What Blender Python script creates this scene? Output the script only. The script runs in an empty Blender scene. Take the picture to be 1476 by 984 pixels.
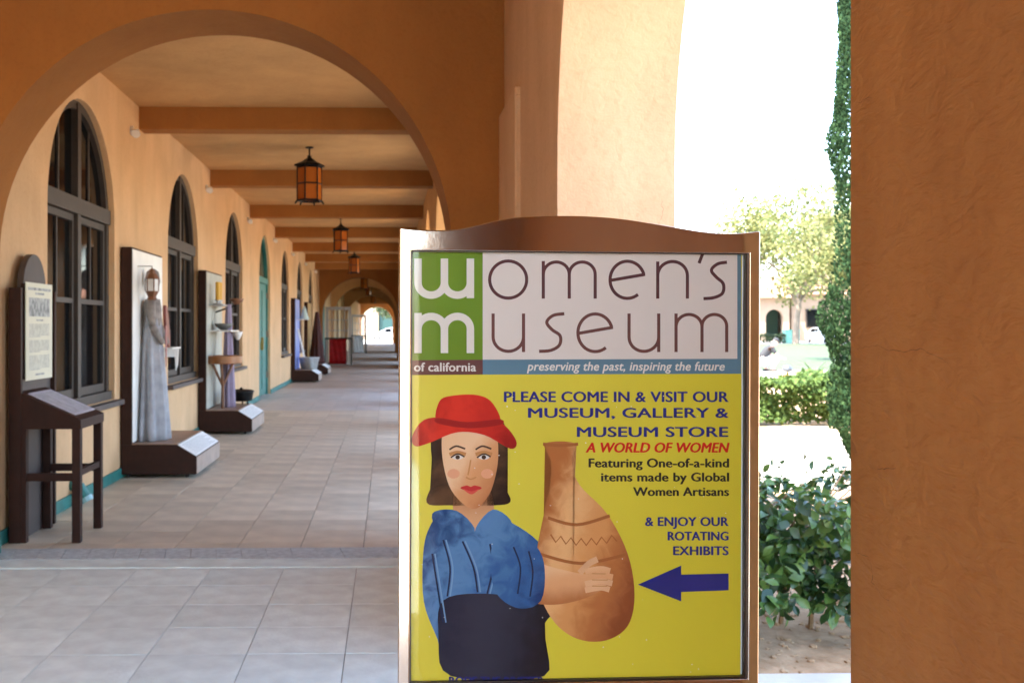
import bpy, bmesh, math, random
from mathutils import Vector, Matrix
random.seed(7)
R = math.radians
S = bpy.context.scene
COL = S.collection

# ------------------------------------------------------------------ camera, sky, sun, exposure
F, W, Hh = 1520.0, 1476.0, 984.0           # focal length in photo pixels, photo size
YAW = R(1.2); CAMZ = 1.40
VPX, VPY = 560.0, 472.0                     # where the corridor's lines meet
PX0 = VPX + F * math.tan(YAW)
cam = bpy.data.cameras.new("camera"); camo = bpy.data.objects.new("camera", cam); COL.objects.link(camo)
camo.location = (0, 0, CAMZ); camo.rotation_euler = (R(90), 0, -YAW)
cam.sensor_width = 36; cam.lens = 36 * F / W
cam.shift_x = (W / 2 - PX0) / W
cam.shift_y = -(Hh / 2 - VPY) / W
cam.clip_start = 0.02; cam.clip_end = 2000
cam.dof.use_dof = True; cam.dof.focus_distance = 1.76; cam.dof.aperture_fstop = 11
S.camera = camo
SUN_EL, SUN_AZ = R(62), R(240)              # azimuth clockwise from +Y
wd = bpy.data.worlds.new("World"); S.world = wd; wd.use_nodes = True
nt = wd.node_tree; bg = nt.nodes["Background"]
sky = nt.nodes.new("ShaderNodeTexSky"); sky.sky_type = 'NISHITA'; sky.sun_disc = False
sky.sun_elevation = SUN_EL; sky.sun_rotation = SUN_AZ
sky.air_density = 1.0; sky.dust_density = 1.5; sky.ozone_density = 0.6
nt.links.new(sky.outputs[0], bg.inputs[0]); bg.inputs[1].default_value = 0.15
sl = bpy.data.lights.new("sun", 'SUN'); sl.energy = 3.2; sl.angle = R(0.6); sl.color = (1, .95, .87)
so = bpy.data.objects.new("sun", sl); COL.objects.link(so); so.location = (0, 0, 30)
sd = Vector((math.sin(SUN_AZ) * math.cos(SUN_EL), math.cos(SUN_AZ) * math.cos(SUN_EL), math.sin(SUN_EL)))
so.rotation_euler = sd.to_track_quat('Z', 'Y').to_euler()
S.view_settings.view_transform = 'Standard'; S.view_settings.look = 'None'
S.view_settings.exposure = 3.6; S.view_settings.gamma = 1
cy = S.cycles
cy.use_denoising = True; cy.max_bounces = 14; cy.diffuse_bounces = 8; cy.glossy_bounces = 5
cy.transmission_bounces = 6; cy.transparent_max_bounces = 12; cy.sample_clamp_indirect = 8
cy.caustics_reflective = False; cy.caustics_refractive = False

# ------------------------------------------------------------------ helpers
def mat(name, col, rough=.7, metal=0., var=.0, scale=6., bump=0., bscale=40., col2=None, spec=.5,
        island=0., detail=5., coat=0.):
    m = bpy.data.materials.new(name); m.use_nodes = True
    n = m.node_tree.nodes; l = m.node_tree.links; b = n["Principled BSDF"]
    b.inputs["Roughness"].default_value = rough; b.inputs["Metallic"].default_value = metal
    b.inputs["Specular IOR Level"].default_value = spec
    b.inputs["Base Color"].default_value = (*col, 1)
    if coat: b.inputs["Coat Weight"].default_value = coat; b.inputs["Coat Roughness"].default_value = .05
    tc = n.new("ShaderNodeTexCoord")
    last = None
    if var or col2:
        t = n.new("ShaderNodeTexNoise"); t.inputs["Scale"].default_value = scale; t.inputs["Detail"].default_value = detail
        l.new(tc.outputs["Object"], t.inputs["Vector"])
        r = n.new("ShaderNodeValToRGB")
        r.color_ramp.elements[0].position = .3; r.color_ramp.elements[1].position = .7
        c2 = col2 or tuple(min(1, c * (1 + var)) for c in col)
        c1 = col if col2 else tuple(c * (1 - var) for c in col)
        r.color_ramp.elements[0].color = (*c1, 1); r.color_ramp.elements[1].color = (*c2, 1)
        l.new(t.outputs[0], r.inputs[0]); last = r.outputs[0]
    if island:
        oi = n.new("ShaderNodeObjectInfo"); ge = n.new("ShaderNodeNewGeometry")
        ad = n.new("ShaderNodeMath"); ad.operation = 'ADD'; fr = n.new("ShaderNodeMath"); fr.operation = 'FRACT'
        l.new(oi.outputs["Random"], ad.inputs[0]); l.new(ge.outputs["Random Per Island"], ad.inputs[1])
        l.new(ad.outputs[0], fr.inputs[0])
        mr = n.new("ShaderNodeMapRange"); mr.inputs[3].default_value = 1 - island; mr.inputs[4].default_value = 1 + island
        l.new(fr.outputs[0], mr.inputs[0])
        mx = n.new("ShaderNodeVectorMath"); mx.operation = 'SCALE'
        if last: l.new(last, mx.inputs[0])
        else: mx.inputs[0].default_value = col
        l.new(mr.outputs[0], mx.inputs["Scale"]); last = mx.outputs[0]
    if last: l.new(last, b.inputs["Base Color"])
    if bump:
        t = n.new("ShaderNodeTexNoise"); t.inputs["Scale"].default_value = bscale; t.inputs["Detail"].default_value = 6
        l.new(tc.outputs["Object"], t.inputs["Vector"])
        bp = n.new("ShaderNodeBump"); bp.inputs["Strength"].default_value = bump; bp.inputs["Distance"].default_value = .01
        l.new(t.outputs[0], bp.inputs["Height"]); l.new(bp.outputs[0], b.inputs["Normal"])
    return m

def plaster(name, col, cracks=False, rough_scale=1.0, bumpy=.45, stain=.4, sy=1.0):
    m = bpy.data.materials.new(name); m.use_nodes = True
    n = m.node_tree.nodes; l = m.node_tree.links; b = n["Principled BSDF"]
    b.inputs["Roughness"].default_value = .85; b.inputs["Specular IOR Level"].default_value = .25
    tc = n.new("ShaderNodeTexCoord")
    ms = n.new("ShaderNodeMapping"); ms.inputs["Scale"].default_value = (1, sy, 1); l.new(tc.outputs["Object"], ms.inputs[0])
    def noise(s, d, dist=0.):
        t = n.new("ShaderNodeTexNoise"); t.inputs["Scale"].default_value = s; t.inputs["Detail"].default_value = d
        t.inputs["Distortion"].default_value = dist
        l.new(ms.outputs[0], t.inputs["Vector"]); return t.outputs[0]
    a = noise(1.3, 6, .6); c = noise(45, 5)
    r = n.new("ShaderNodeValToRGB"); r.color_ramp.elements[0].position = .3; r.color_ramp.elements[1].position = .75
    r.color_ramp.elements[0].color = (*[k * .88 for k in col], 1); r.color_ramp.elements[1].color = (*[min(1, k * 1.08) for k in col], 1)
    l.new(a, r.inputs[0])
    r2 = n.new("ShaderNodeValToRGB"); r2.color_ramp.elements[0].position = .25; r2.color_ramp.elements[1].position = .5
    r2.color_ramp.elements[0].color = (.93, .91, .89, 1); r2.color_ramp.elements[1].color = (1, 1, 1, 1)
    l.new(c, r2.inputs[0])
    mx = n.new("ShaderNodeMix"); mx.data_type = 'RGBA'; mx.blend_type = 'MULTIPLY'; mx.inputs[0].default_value = 1
    l.new(r.outputs[0], mx.inputs[6]); l.new(r2.outputs[0], mx.inputs[7])
    out = mx.outputs[2]
    mpv = n.new("ShaderNodeMapping"); mpv.inputs["Scale"].default_value = (3.2, 3.2, .7); l.new(tc.outputs["Object"], mpv.inputs[0])
    sv = n.new("ShaderNodeTexNoise"); sv.inputs["Scale"].default_value = 1.1; sv.inputs["Detail"].default_value = 8; sv.inputs["Roughness"].default_value = .65
    l.new(mpv.outputs[0], sv.inputs["Vector"])
    rv = n.new("ShaderNodeValToRGB"); rv.color_ramp.elements[0].position = .32; rv.color_ramp.elements[1].position = .62
    rv.color_ramp.elements[0].color = (1 - .22 * stain, 1 - .28 * stain, 1 - .32 * stain, 1); rv.color_ramp.elements[1].color = (1, 1, 1, 1)
    l.new(sv.outputs[0], rv.inputs[0])
    m2 = n.new("ShaderNodeMix"); m2.data_type = 'RGBA'; m2.blend_type = 'MULTIPLY'; m2.inputs[0].default_value = 1
    l.new(out, m2.inputs[6]); l.new(rv.outputs[0], m2.inputs[7]); out = m2.outputs[2]
    hb = noise(9 * rough_scale, 9, .8); hf = noise(110, 4)
    add = n.new("ShaderNodeMath"); add.operation = 'MULTIPLY_ADD'; add.inputs[1].default_value = .25
    l.new(hf, add.inputs[0]); l.new(hb, add.inputs[2]); h = add.outputs[0]
    if cracks:
        mp = n.new("ShaderNodeMapping"); mp.inputs["Scale"].default_value = (1, 1.9, 1.0)
        l.new(tc.outputs["Object"], mp.inputs[0])
        wn = n.new("ShaderNodeTexNoise"); wn.inputs["Scale"].default_value = 9; wn.inputs["Detail"].default_value = 6
        l.new(tc.outputs["Object"], wn.inputs["Vector"])
        vm = n.new("ShaderNodeVectorMath"); vm.operation = 'MULTIPLY_ADD'; vm.inputs[1].default_value = (.22, .22, .22)
        l.new(wn.outputs["Color"], vm.inputs[0]); l.new(mp.outputs[0], vm.inputs[2])
        v = n.new("ShaderNodeTexVoronoi"); v.feature = 'DISTANCE_TO_EDGE'; v.inputs["Scale"].default_value = 1.7
        l.new(vm.outputs[0], v.inputs["Vector"])
        r3 = n.new("ShaderNodeValToRGB"); r3.color_ramp.elements[0].position = .0; r3.color_ramp.elements[1].position = .0035
        r3.color_ramp.elements[0].color = (.5, .45, .42, 1); r3.color_ramp.elements[1].color = (1, 1, 1, 1)
        l.new(v.outputs[0], r3.inputs[0])
        # the cracks come and go
        g = noise(2.6, 2); r4 = n.new("ShaderNodeValToRGB"); r4.color_ramp.elements[0].position = .58; r4.color_ramp.elements[1].position = .66
        l.new(g, r4.inputs[0])
        mk = n.new("ShaderNodeMix"); mk.data_type = 'RGBA'; mk.blend_type = 'MULTIPLY'
        l.new(r4.outputs[0], mk.inputs[0]); l.new(out, mk.inputs[6]); l.new(r3.outputs[0], mk.inputs[7]); out = mk.outputs[2]
    l.new(out, b.inputs["Base Color"])
    bp = n.new("ShaderNodeBump"); bp.inputs["Strength"].default_value = bumpy; bp.inputs["Distance"].default_value = .012
    l.new(h, bp.inputs["Height"]); l.new(bp.outputs[0], b.inputs["Normal"])
    return m

def box(bm, x0, x1, y0, y1, z0, z1):
    vs = [bm.verts.new(p) for p in ((x0,y0,z0),(x1,y0,z0),(x1,y1,z0),(x0,y1,z0),(x0,y0,z1),(x1,y0,z1),(x1,y1,z1),(x0,y1,z1))]
    for f in ((3,2,1,0),(4,5,6,7),(0,1,5,4),(1,2,6,5),(2,3,7,6),(3,0,4,7)): bm.faces.new([vs[i] for i in f])
    return vs
def prism(bm, pts, axis, a, b):
    """polygon pts (2D) extruded along an axis from a to b: axis 'x' pts=(y,z); 'y' pts=(x,z); 'z' pts=(x,y)"""
    def P(p, t):
        return {'x': (t, p[0], p[1]), 'y': (p[0], t, p[1]), 'z': (p[0], p[1], t)}[axis]
    A = [bm.verts.new(P(p, a)) for p in pts]; B = [bm.verts.new(P(p, b)) for p in pts]
    n = len(pts)
    bm.faces.new(A); bm.faces.new(B[::-1])
    for i in range(n): bm.faces.new((A[i], B[i], B[(i+1) % n], A[(i+1) % n]))
def tube(bm, p, q, r0, r1=None, seg=8, cap=True):
    r1 = r0 if r1 is None else r1
    p, q = Vector(p), Vector(q); d = (q - p).normalized()
    u = d.orthogonal().normalized(); v = d.cross(u)
    A, B = [], []
    for i in range(seg):
        a = 2 * math.pi * i / seg; o = u * math.cos(a) + v * math.sin(a)
        A.append(bm.verts.new(p + o * r0)); B.append(bm.verts.new(q + o * r1))
    for i in range(seg): bm.faces.new((A[i], A[(i+1) % seg], B[(i+1) % seg], B[i]))
    if cap: bm.faces.new(A[::-1]); bm.faces.new(B)
def lathe(bm, prof, seg=16, c=(0, 0, 0), sy=1.0, wob=None):
    """prof = [(r, z)...]"""
    rings = []
    for (r, z) in prof:
        ring = []
        for i in range(seg):
            a = 2 * math.pi * i / seg
            rr = max(r, .0005) * (1 + (wob(a, z) if wob else 0))
            ring.append(bm.verts.new((c[0] + rr * math.cos(a), c[1] + rr * math.sin(a) * sy, c[2] + z)))
        rings.append(ring)
    for A, B in zip(rings, rings[1:]):
        for i in range(seg): bm.faces.new((A[i], A[(i+1) % seg], B[(i+1) % seg], B[i]))
    bm.faces.new(rings[0][::-1]); bm.faces.new(rings[-1])
def obj(name, bm, m, parent=None, kind=None, bevel=0., smooth=False, loc=None, seg=2):
    bmesh.ops.recalc_face_normals(bm, faces=bm.faces[:])
    me = bpy.data.meshes.new(name); bm.to_mesh(me); bm.free()
    return link(name, me, m, parent, kind, bevel, smooth, loc, seg)
def link(name, me, m, parent=None, kind=None, bevel=0., smooth=False, loc=None, seg=2):
    o = bpy.data.objects.new(name, me); COL.objects.link(o)
    for x in (m if isinstance(m, (list, tuple)) else [m]):
        if len(me.materials) < (len(m) if isinstance(m, (list, tuple)) else 1): me.materials.append(x)
    if parent is not None: o.parent = parent
    if loc: o.location = loc
    if kind: o['kind'] = kind
    if bevel:
        b = o.modifiers.new("bevel", 'BEVEL'); b.width = bevel; b.segments = seg; b.limit_method = 'ANGLE'; b.angle_limit = R(40)
        b.harden_normals = True
    if smooth or bevel:
        for p in me.polygons: p.use_smooth = True
        if not smooth: me.set_sharp_from_angle(angle=R(42))
        elif smooth != 'all': me.set_sharp_from_angle(angle=R(50))
    return o
def thing(name, label, cat, loc=(0, 0, 0), rz=0, group=None):
    o = bpy.data.objects.new(name, None); COL.objects.link(o); o.empty_display_size = .1
    o.location = loc; o.rotation_euler = (0, 0, rz); return tag(o, label, cat, group)
def tag(o, label, cat, group=None):
    o['label'] = label; o['category'] = cat
    if group: o['group'] = group
    return o
def copy_tree(o, parent=None):
    c = o.copy(); COL.objects.link(c)
    if parent is not None: c.parent = parent
    for ch in list(o.children): copy_tree(ch, c)
    return c
def NB(): return bmesh.new()

def arched_panel(bm, a0, a1, z0, z1, ops, axis, t0, t1, seg=32):
    """a wall from a0 to a1 along its run, z0..z1 high, t0..t1 thick, with arched openings ops = [(centre, radius, spring, sill)]"""
    V = {}
    def v(a, z):
        k = (round(a, 4), round(z, 4))
        if k not in V: V[k] = bm.verts.new((t0, a, z) if axis == 'y' else (a, t0, z))
        return V[k]
    faces = []
    ops = sorted(ops); cur = a0; side = [z0, z1]
    left_marks = []
    for (c, r, sp, sill) in ops:
        x0, x1 = c - r, c + r
        lm = sorted(set([z0] + left_marks + [z1])); marks = sorted(set([z0, sp, z1] + ([sill] if sill > z0 else [])))
        faces.append(bm.faces.new([v(x0, z) for z in marks] + [v(cur, z) for z in reversed(lm)]))
        if sill > z0: faces.append(bm.faces.new([v(x0, z0), v(x1, z0), v(x1, sill), v(x0, sill)]))
        pts = [(c - r * math.cos(math.pi * i / seg), sp + r * math.sin(math.pi * i / seg)) for i in range(seg + 1)]
        e = max(2, seg // 8)
        faces.append(bm.faces.new([v(*p) for p in pts[:e + 1]] + [v(pts[e][0], z1), v(x0, z1)]))
        for p, q in zip(pts[e:seg - e], pts[e + 1:seg - e + 1]): faces.append(bm.faces.new([v(*p), v(*q), v(q[0], z1), v(p[0], z1)]))
        faces.append(bm.faces.new([v(*p) for p in pts[seg - e:]] + [v(x1, z1), v(pts[seg - e][0], z1)]))
        cur = x1; left_marks = [m for m in marks if z0 < m < z1]
    lm = sorted(set([z0] + left_marks + [z1]))
    faces.append(bm.faces.new([v(a1, z0), v(a1, z1)] + [v(cur, z) for z in reversed(lm)]))
    ret = bmesh.ops.extrude_face_region(bm, geom=faces)
    nv = [g for g in ret['geom'] if isinstance(g, bmesh.types.BMVert)]
    d = Vector((t1 - t0, 0, 0)) if axis == 'y' else Vector((0, t1 - t0, 0))
    bmesh.ops.translate(bm, vec=d, verts=nv)

# ------------------------------------------------------------------ materials
M = {}
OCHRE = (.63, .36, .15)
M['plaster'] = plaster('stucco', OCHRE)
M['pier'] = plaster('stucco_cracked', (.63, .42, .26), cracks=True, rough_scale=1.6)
M['pier_shaded'] = plaster('stucco_shaded_stained', (.37, .17, .055), cracks=False, rough_scale=3.0, bumpy=.6, stain=.9, sy=.5)  # stained ochre, its base colour darkened to stand in for shade
M['deep'] = plaster('stucco_shaded', (.34, .14, .035))  # ochre darkened to stand in for shade on cross walls and beams
M['ceil'] = plaster('stucco_ceiling', (.56, .33, .14))
M['pale_wall'] = plaster('stucco_pale', (.66, .44, .25))
M['teal'] = mat('teal_paint', (.025, .17, .15), .5, var=.25, scale=8)
M['tile_near'] = mat('grey_paver', (.66, .76, .72), .7, var=.13, scale=7, bump=.25, bscale=60, island=.05)
M['tile_brown'] = mat('tan_paver', (.58, .50, .37), .5, var=.16, scale=3.5, bump=.25, bscale=40, island=.12)
M['joint'] = mat('mortar', (.30, .30, .29), .9, var=.2, scale=20)
M['joint_light'] = mat('mortar_light', (.33, .30, .27), .9, var=.2, scale=20)
M['threshold'] = mat('broom_concrete', (.46, .50, .49), .8, var=.2, scale=25, bump=.7, bscale=90)
M['concrete'] = mat('concrete', (.50, .48, .44), .75, var=.1, scale=5, bump=.3, bscale=50)
M['frame'] = mat('window_paint', (.045, .034, .027), .55, var=.15, scale=12)
M['glass_dark'] = mat('dark_glass', (.003, .004, .005), .08, spec=.12)
M['brown'] = mat('brown_paint', (.030, .0095, .005), .6, var=.2, scale=14, bump=.1, spec=.25)
M['brown_light'] = mat('brown_panel', (.06, .044, .041), .55, var=.12, scale=10)
M['wood'] = mat('wood', (.17, .07, .03), .5, var=.3, scale=9, bump=.1)
M['white'] = mat('white_board', (.82, .83, .80), .6, var=.05, scale=4)
M['cream'] = mat('cream_sheet', (.66, .64, .50), .55, var=.04, scale=4)
M['ink'] = mat('ink', (.03, .03, .03), .7)
M['grey_print'] = mat('photo_print', (.12, .13, .13), .6, col2=(.5, .52, .5), scale=26)
M['iron'] = mat('black_iron', (.012, .011, .011), .5, metal=.6, spec=.4)
M['amber'] = None
M['enamel'] = mat('white_enamel', (.7, .7, .68), .3)
M['galv'] = mat('galvanised', (.55, .60, .62), .35, metal=.5, var=.15, scale=20)
M['soil'] = mat('soil', (.29, .18, .09), .95, var=.0, scale=9, col2=(.48, .33, .19), bump=1.0, bscale=30, detail=12)
M['path'] = mat('pale_path', (.38, .34, .28), .9, var=.12, scale=1.2, bump=.3)
M['lawn'] = mat('lawn', (.024, .044, .010), .9, col2=(.034, .055, .014), scale=.6, bump=.8, bscale=80)

def amber_mat():
    m = bpy.data.materials.new('amber_glass'); m.use_nodes = True
    n = m.node_tree.nodes; l = m.node_tree.links; b = n["Principled BSDF"]
    b.inputs["Base Color"].default_value = (.50, .16, .025, 1); b.inputs["Roughness"].default_value = .2
    tr = n.new("ShaderNodeBsdfTransparent"); tr.inputs[0].default_value = (.95, .50, .12, 1)
    mx = n.new("ShaderNodeMixShader"); mx.inputs[0].default_value = .36
    l.new(b.outputs[0], mx.inputs[1]); l.new(tr.outputs[0], mx.inputs[2]); l.new(mx.outputs[0], n["Material Output"].inputs[0])
    return m
M['amber'] = amber_mat()
def clear_glass(name='clear_glass'):
    m = bpy.data.materials.new(name); m.use_nodes = True
    n = m.node_tree.nodes; l = m.node_tree.links; n.remove(n["Principled BSDF"])
    t = n.new("ShaderNodeBsdfTransparent"); g = n.new("ShaderNodeBsdfGlossy"); g.inputs["Roughness"].default_value = .02
    f = n.new("ShaderNodeFresnel"); f.inputs[0].default_value = 1.36
    mx = n.new("ShaderNodeMixShader")
    l.new(f.outputs[0], mx.inputs[0]); l.new(t.outputs[0], mx.inputs[1]); l.new(g.outputs[0], mx.inputs[2])
    l.new(mx.outputs[0], n["Material Output"].inputs[0]); return m
M['glass'] = clear_glass()
def leafmat(name, c1, c2, rough=.5, trans=.35, isl=.35, spec=.4):
    m = bpy.data.materials.new(name); m.use_nodes = True
    n = m.node_tree.nodes; l = m.node_tree.links; b = n["Principled BSDF"]
    ge = n.new("ShaderNodeNewGeometry"); oi = n.new("ShaderNodeObjectInfo")
    ad = n.new("ShaderNodeMath"); ad.operation = 'ADD'; fr = n.new("ShaderNodeMath"); fr.operation = 'FRACT'
    l.new(ge.outputs["Random Per Island"], ad.inputs[0]); l.new(oi.outputs["Random"], ad.inputs[1]); l.new(ad.outputs[0], fr.inputs[0])
    r = n.new("ShaderNodeValToRGB"); r.color_ramp.elements[0].color = (*c1, 1); r.color_ramp.elements[1].color = (*c2, 1)
    l.new(fr.outputs[0], r.inputs[0]); l.new(r.outputs[0], b.inputs["Base Color"])
    b.inputs["Roughness"].default_value = rough; b.inputs["Specular IOR Level"].default_value = spec
    tr = n.new("ShaderNodeBsdfTranslucent"); l.new(r.outputs[0], tr.inputs[0])
    mx = n.new("ShaderNodeMixShader"); mx.inputs[0].default_value = trans
    l.new(b.outputs[0], mx.inputs[1]); l.new(tr.outputs[0], mx.inputs[2]); l.new(mx.outputs[0], n["Material Output"].inputs[0])
    return m
M['leaf_hedge'] = leafmat('hedge_leaf', (.010, .036, .014), (.085, .16, .03), .34, .2)
M['leaf_hedge2'] = leafmat('sunny_hedge_leaf', (.03, .06, .012), (.10, .15, .035), .6, .3, spec=.15)
M['leaf_cypress'] = leafmat('cypress_leaf', (.014, .035, .016), (.035, .068, .026), .9, .10, spec=.05)
M['leaf_pale'] = leafmat('pale_leaf', (.09, .12, .035), (.27, .25, .09), .6, .4)
M['leaf_tree'] = leafmat('tree_leaf', (.02, .04, .012), (.06, .08, .025), .5, .3)
M['bark'] = mat('bark', (.20, .15, .11), .9, var=.3, scale=14, bump=.6)
M['twig'] = mat('twig', (.30, .19, .10), .8, var=.3, scale=20)
M['peach'] = mat('peach_stucco', (.30, .22, .155), .85, var=.06, scale=2)
M['roof'] = mat('clay_roof', (.36, .17, .10), .8, var=.2, scale=10)
M['carpaint'] = mat('white_car_paint', (.45, .45, .45), .3, coat=.6)
M['rubber'] = mat('rubber', (.02, .02, .02), .8)
M['red'] = mat('red_fabric', (.55, .01, .015), .6, var=.2, scale=6)
M['metal'] = mat('grey_metal', (.42, .42, .42), .4, metal=.6)

# ------------------------------------------------------------------ layout numbers (metres)
XL, XR, XO = -2.50, .665, 1.135       # left wall face, right wall inner face, right wall outer face
XRC = .63                              # right wall face further down the corridor
CZ = 3.61; P = 4.22; W0 = 8.74; B0 = 10.75
A1, A1b = 6.05, 6.58                   # first cross arch, near and far face
A2 = 38.2; A3 = 46.0; A4 = 60.0; A5 = 93.0
AC, AR, ASP = -1.02, 1.385, 1.83       # cross arch centre, radius, springing

# ------------------------------------------------------------------ ground
bm = NB(); s = 900
vs = [bm.verts.new(p) for p in ((-s, -s, -.12), (s, -s, -.12), (s, s, -.12), (-s, s, -.12))]; bm.faces.new(vs)
obj('ground', bm, M['soil'], kind='structure')
def sheet(name, pts, z, m, th=.03):
    bm = NB(); prism(bm, pts, 'z', z - th, z); return obj(name, bm, m, kind='structure')
# beds and paths east of the arcade
sheet('garden_soil', [(1.2, 4.28), (60, 4.28), (60, 30), (1.2, 30)], -.05, M['soil'], .10)
sheet('path', [(1.9, 9.4), (60, 6.6), (60, 14.0), (5.0, 14.2), (1.9, 14.0)], -.035, M['path'])
sheet('path', [(3, 27.0), (80, 26.0), (80, 35.5), (3, 35.0)], -.031, M['path'])
sheet('lawn', [(2, 35.0), (160, 35.5), (160, 93), (2, 92)], -.04, M['lawn'])
sheet('road', [(-60, 94.2), (-60, 112), (200, 112), (200, 94.2)], -.045, mat('asphalt', (.30, .28, .26), .9, var=.1, scale=2))
# real soil relief near the hedge: small clods and litter
bm = NB()
for i in range(1600):
    x = random.uniform(1.2, 4.5); y = random.uniform(4.3, 7.5); r = random.uniform(.004, .018)
    bmesh.ops.create_icosphere(bm, subdivisions=1, radius=r, matrix=Matrix.Translation((x, y, -.05 + r * .2)) @ Matrix.Diagonal((random.uniform(.7, 1.6), random.uniform(.7, 1.6), .6, 1)))
o = obj('soil_clods', bm, M['soil'], kind='stuff'); o['label'] = 'small clods and chips scattered on the bare soil by the hedge'
# paved landing outside the near opening
pad = thing_pad = sheet('paving', [(XO + .004, -6), (2.45, -6), (2.45, 4.24), (XO + .004, 4.24)], .0, M['concrete'], .14)

# ------------------------------------------------------------------ floors
def tilemesh(w, d, h=.03):
    bm = NB(); box(bm, -w / 2, w / 2, -d / 2, d / 2, -h, 0)
    me = bpy.data.meshes.new('paver'); bmesh.ops.recalc_face_normals(bm, faces=bm.faces[:]); bm.to_mesh(me); bm.free(); return me
# near floor: pavers 0.42 x 0.41
bm = NB(); box(bm, XL - .3, XO, -9, 6.15, -.16, -.006)
vf = obj('vestibule_floor', bm, M['joint'], kind='structure')
near_me = tilemesh(.4185, .4015); near_me.materials.append(M['tile_near'])
cols = [-.187 - .4225 * k for k in range(-3, 6)]
rows = [6.165 - .4055 * k for k in range(0, 38)]
far_tiles = NB()
for i, x in enumerate(cols):
    for j, y in enumerate(rows):
        cx, cyy = x - .211, y - .203
        if cx < XL - .1 or cx > XO: continue
        if j < 8:
            o = bpy.data.objects.new('tile', near_me); COL.objects.link(o); o.parent = vf
            o.location = (cx, cyy, random.uniform(-.0004, .0004)); o.rotation_euler = (random.uniform(-.0008, .0008), random.uniform(-.0008, .0008), random.uniform(-.001, .001))
        else: box(far_tiles, cx - .208, cx + .208, cyy - .201, cyy + .201, -.03, random.uniform(-.001, .001))
o = obj('paving_field', far_tiles, M['tile_near'], vf, kind='stuff')
# threshold: smooth strip, then rough strip
bm = NB(); box(bm, XL - .2, XO, 6.177, 6.395, -.1, .006); obj('threshold_strip', bm, M['tile_near'], vf, bevel=.006)
thr = NB(); x = XL - .1
while x < XO:
    prism(thr, [(x, 6.402), (x + .153, 6.402), (x + .103, 6.70), (x - .05, 6.70)], 'z', -.1, .006 + random.uniform(0, .002)); x += .156
obj('threshold_pavers', thr, M['threshold'], vf, kind='stuff')
# corridor floor
bm = NB(); box(bm, XL - .3, XO, 6.15, 94, -.16, -.007)
cf = obj('corridor_floor', bm, M['joint_light'], kind='structure')
br_me = tilemesh(.3970, .4030); br_me.materials.append(M['tile_brown'])
cols = [-.16 - .4015 * k for k in range(-3, 7)]
y = 6.705
bm = NB(); 
for c in cols: box(bm, c - .399, c - .003, 6.708, 6.883, -.03, .0)
obj('border_tiles', bm, M['tile_brown'], cf, kind='stuff')
y = 6.888; n = 0
while y < 17.6:
    for c in cols:
        cx = c - .2007
        if cx < XL - .15 or cx > XO - .1: continue
        o = bpy.data.objects.new('tile', br_me); COL.objects.link(o); o.parent = cf; n += 1
        o.location = (cx, y + .203, random.uniform(-.001, .001)); o.rotation_euler = (random.uniform(-.001, .001), random.uniform(-.001, .001), 0)
    y += .4065
print('brown tiles', n)
grey = NB()
while y < 24.2:
    for c in cols: box(grey, c - .399, c - .003, y + .002, y + .404, -.03, random.uniform(-.001, .001))
    y += .4065
obj('pale_tiles', grey, mat('pale_paver', (.50, .47, .42), .55, var=.1, scale=3, island=.05), cf, kind='stuff')
bg2 = NB()
while y < 93.5:
    box(bg2, XL - .2, XO, y + .002, y + .80, -.03, random.uniform(-.001, .001)); y += .81
obj('beige_tiles', bg2, mat('beige_paver', (.42, .34, .26), .5, var=.1, scale=2, island=.06), cf, kind='stuff')

# ------------------------------------------------------------------ ceiling and beams
bm = NB(); box(bm, -9, XO + .35, -2.6, 93.4, CZ, CZ + .25)  # cut short behind the camera, shaped to let light onto the sign
ceil = obj('ceiling', bm, M['ceil'], kind='structure')
bm = NB(); prism(bm, [(-9, CZ + .25), (XO + .36, CZ + .25), (XO + .36, CZ + .40), (-3.5, CZ + 1.9), (-9, CZ + 1.9)], 'y', -2.8, 93.6)
o = obj('roof', bm, M['roof'], kind='structure')
by = B0
while by < A2 - 1:
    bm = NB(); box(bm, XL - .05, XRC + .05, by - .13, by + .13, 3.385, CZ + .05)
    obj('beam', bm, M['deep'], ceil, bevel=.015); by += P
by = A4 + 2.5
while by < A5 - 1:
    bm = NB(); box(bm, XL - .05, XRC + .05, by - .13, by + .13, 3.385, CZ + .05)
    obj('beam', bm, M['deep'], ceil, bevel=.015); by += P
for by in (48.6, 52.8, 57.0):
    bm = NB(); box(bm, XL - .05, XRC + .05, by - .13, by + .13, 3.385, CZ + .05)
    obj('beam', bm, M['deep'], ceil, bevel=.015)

# ------------------------------------------------------------------ cross arch walls
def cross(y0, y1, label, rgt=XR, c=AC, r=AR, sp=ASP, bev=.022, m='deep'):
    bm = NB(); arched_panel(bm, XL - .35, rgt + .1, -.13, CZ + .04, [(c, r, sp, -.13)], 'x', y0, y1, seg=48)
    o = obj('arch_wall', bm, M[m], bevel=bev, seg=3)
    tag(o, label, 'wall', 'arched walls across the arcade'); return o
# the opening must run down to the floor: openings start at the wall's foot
a1w = cross(A1, A1b, 'nearest shade-darkened ochre cross wall with a wide round arch over the walkway')
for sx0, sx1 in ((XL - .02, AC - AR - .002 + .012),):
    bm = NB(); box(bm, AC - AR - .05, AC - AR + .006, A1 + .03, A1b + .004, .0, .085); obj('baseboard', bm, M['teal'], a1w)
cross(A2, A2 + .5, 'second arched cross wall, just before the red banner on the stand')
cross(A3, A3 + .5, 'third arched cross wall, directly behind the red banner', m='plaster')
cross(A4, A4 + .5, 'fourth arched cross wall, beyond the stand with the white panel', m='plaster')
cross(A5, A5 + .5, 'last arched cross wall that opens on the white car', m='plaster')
cross(-.95, -.42, 'arched cross wall behind the viewer')

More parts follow.
